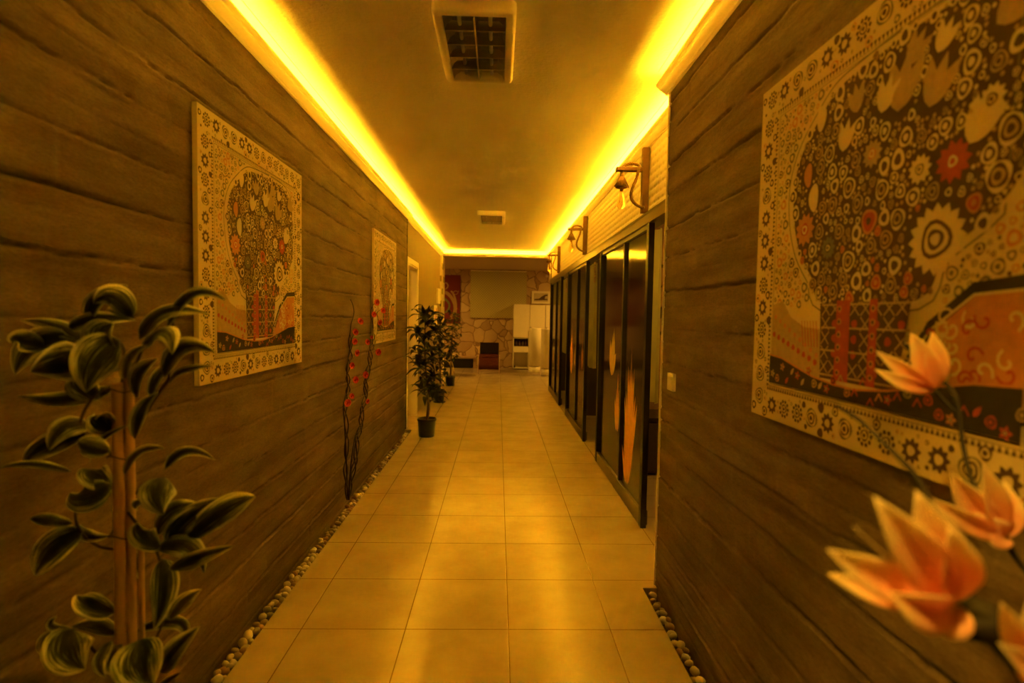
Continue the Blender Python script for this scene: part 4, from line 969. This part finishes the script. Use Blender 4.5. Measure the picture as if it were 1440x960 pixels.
# ------------------------------------------------------------------ foreground artificial flowers, right
VB = Vector((.62, .62, 0))
r = empty('flower_stems', VB); tag(r, 'tall spray of orange artificial blossoms on dark stems in the right foreground', 'artificial flowers')
def fl(base, tips, Y, wpx, seed, back=.03):
    rg = random.Random(seed); c = at(*base, Y); mb = MB()
    for i, t in enumerate(tips):
        T_ = at(t[0], t[1], Y+rg.uniform(-.035, .02)); mid = (c+T_)/2+Vector((.0, -.015*rg.random(), -.006))
        nr = (Vector((0, 0, H))-c).normalized()+Vector((rg.uniform(-.5, .5), 0, rg.uniform(-.4, .4)))
        blade(mb, c-VB, T_-VB, wpx*(t[2] if len(t) > 2 else 1)*Y/F, nr, 0, 6, bend=mid-VB, wpos=.52, fold=.45, segs=12)
    o = mb.build('blossom', M['petal'], r); sol = o.modifiers.new('s', 'SOLIDIFY'); sol.thickness = .0008
fl((1345, 848), [(1229, 698), (1288, 690, 1.05), (1163, 772, .8), (1164, 806, .6), (1250, 832, .9), (1335, 740, .9), (1200, 740, .0001), (1310, 860, .8)], .47, 66, 1)
fl((1314, 548), [(1231, 493, .8), (1230, 519, .7), (1281, 468, 1.1), (1311, 466, 1), (1262, 520, .9)], .80, 30, 2)
fl((1416, 757), [(1307, 699, .8), (1337, 664, 1.2), (1383, 653, 1.05), (1412, 675, .9), (1370, 720, 1.1)], .68, 36, 3)
fl((1480, 950), [(1408, 848, 1), (1405, 903, .9), (1450, 830, 1), (1430, 940, .9)], .45, 50, 4)
mb = MB()
def stem(P, Y, w_):
    Q = catmull([at(x, y, Y+(dy if dy else 0))-VB for x, y, dy in P], 6); mb.tube(Q, w_, 7)
stem([(1372, 872, 0), (1350, 800, .03), (1322, 735, .08), (1290, 672, .14), (1240, 620, .2), (1205, 588, .24), (1175, 570, .27)], .47, .0032)
stem([(1480, 840, .1), (1440, 800, .2), (1400, 740, .22), (1372, 690, .24), (1355, 630, .28), (1345, 560, .3), (1320, 530, .33), (1272, 484, .35)], .47, .0032)
stem([(1375, 880, 0), (1405, 915, .02), (1440, 955, .05), (1520, 1050, .08)], .47, .0045)
stem([(1416, 757, .21), (1440, 800, .2)], .47, .002)
stem([(1314, 548, .33), (1345, 580, .3)], .47, .0018)
stem([(1480, 950, -.02), (1500, 1000, .03), (1520, 1050, .08)], .47, .0032)
stem([(1480, 840, .1), (1520, 960, .1), (1520, 1050, .08)], .47, .0025)
p = at(1520, 1050, .55)-VB
mb.tube(catmull([p, p+Vector((.01, .02, -.15)), (.02, .01, .7), (0, 0, .42)]), .004, 8)
mb.build('stem', M['flower_dark'], r)
c = at(1377, 872, .47)-VB; mb = MB(); mb.lathe([(0, -.017), (.012, -.016), (.022, -.009), (.027, 0), (.024, .010), (.013, .016), (0, .017)], c, 24); o = mb.build('seed_head', M['flower_dark'], r)
r2 = empty('floor_vase', (VB.x, VB.y, 0)); tag(r2, 'tall dark floor vase holding the orange blossoms by the right wall', 'vase')
mb = MB(); mb.lathe([(0, 0), (.06, 0), (.075, .03), (.09, .2), (.06, .38), (.035, .45), (.042, .5), (.036, .5), (.03, .45), (.05, .37), (0, .36)], n=32); mb.build('body', M['black_plastic'], r2)

# ------------------------------------------------------------------ added fill lights out of frame, with no known fixtures behind them
def area(name, loc_, rot, sx, sy, power, col):
    l_ = bpy.data.lights.new(name, 'AREA'); l_.shape = 'RECTANGLE'; l_.size = sx; l_.size_y = sy; l_.energy = power; l_.color = col
    o = bpy.data.objects.new(name, l_); C.objects.link(o); o.location = loc_; o.rotation_euler = rot; return o
area('door_room_fill', (-1.9, 6.75, 2.4), (0, 0, 0), .4, .4, 1.5, (1.0, .45, .04))  # added fill, brightens the jamb of the left doorway
area('treatment_room_fill', (2.0, 3.9, 2.45), (0, 0, 0),   .5, .5, 2.5, (1.0, .45, .04))  # added fill so the first room shows through opening and glass
area('middle_room_fill', (2.2, 6.6, 2.45), (0, 0, 0), .4, .4, 1.2, (1.0, .45, .04))  # added fill behind the middle curtain, no known fixture
area('last_room_fill', (2.2, 9.0, 2.45), (0, 0, 0), .4, .4, 1.2, (1.0, .45, .04))  # added fill to lift the farthest curtain
area('reception_fill', (2.3, 12.3, 2.54), (0, 0, 0), .6, .6, 8, (1.0, .45, .04))  # invented source, lifts cabinets and far wall from the right
area('lounge_fill', (-2.6, 12.6, 2.54), (0, 0, 0), .6, .6, 10, (1.0, .45, .04))  # invented source, brightens the far room from the left
l_ = bpy.data.lights.new('blossom_fill_spot', 'SPOT'); l_.energy = 16; l_.color = (1.0, .52, .04); l_.spot_size = math.radians(34); l_.spot_blend = .8; l_.shadow_soft_size = .05  # added spot, only there to brighten the orange blossoms
o = bpy.data.objects.new('blossom_fill_spot', l_); C.objects.link(o); o.location = (-.1, .1, 2.45)
o.rotation_euler = (Vector((.50, .58, 1.14))-Vector((-.1, .1, 2.45))).to_track_quat('-Z', 'Y').to_euler()
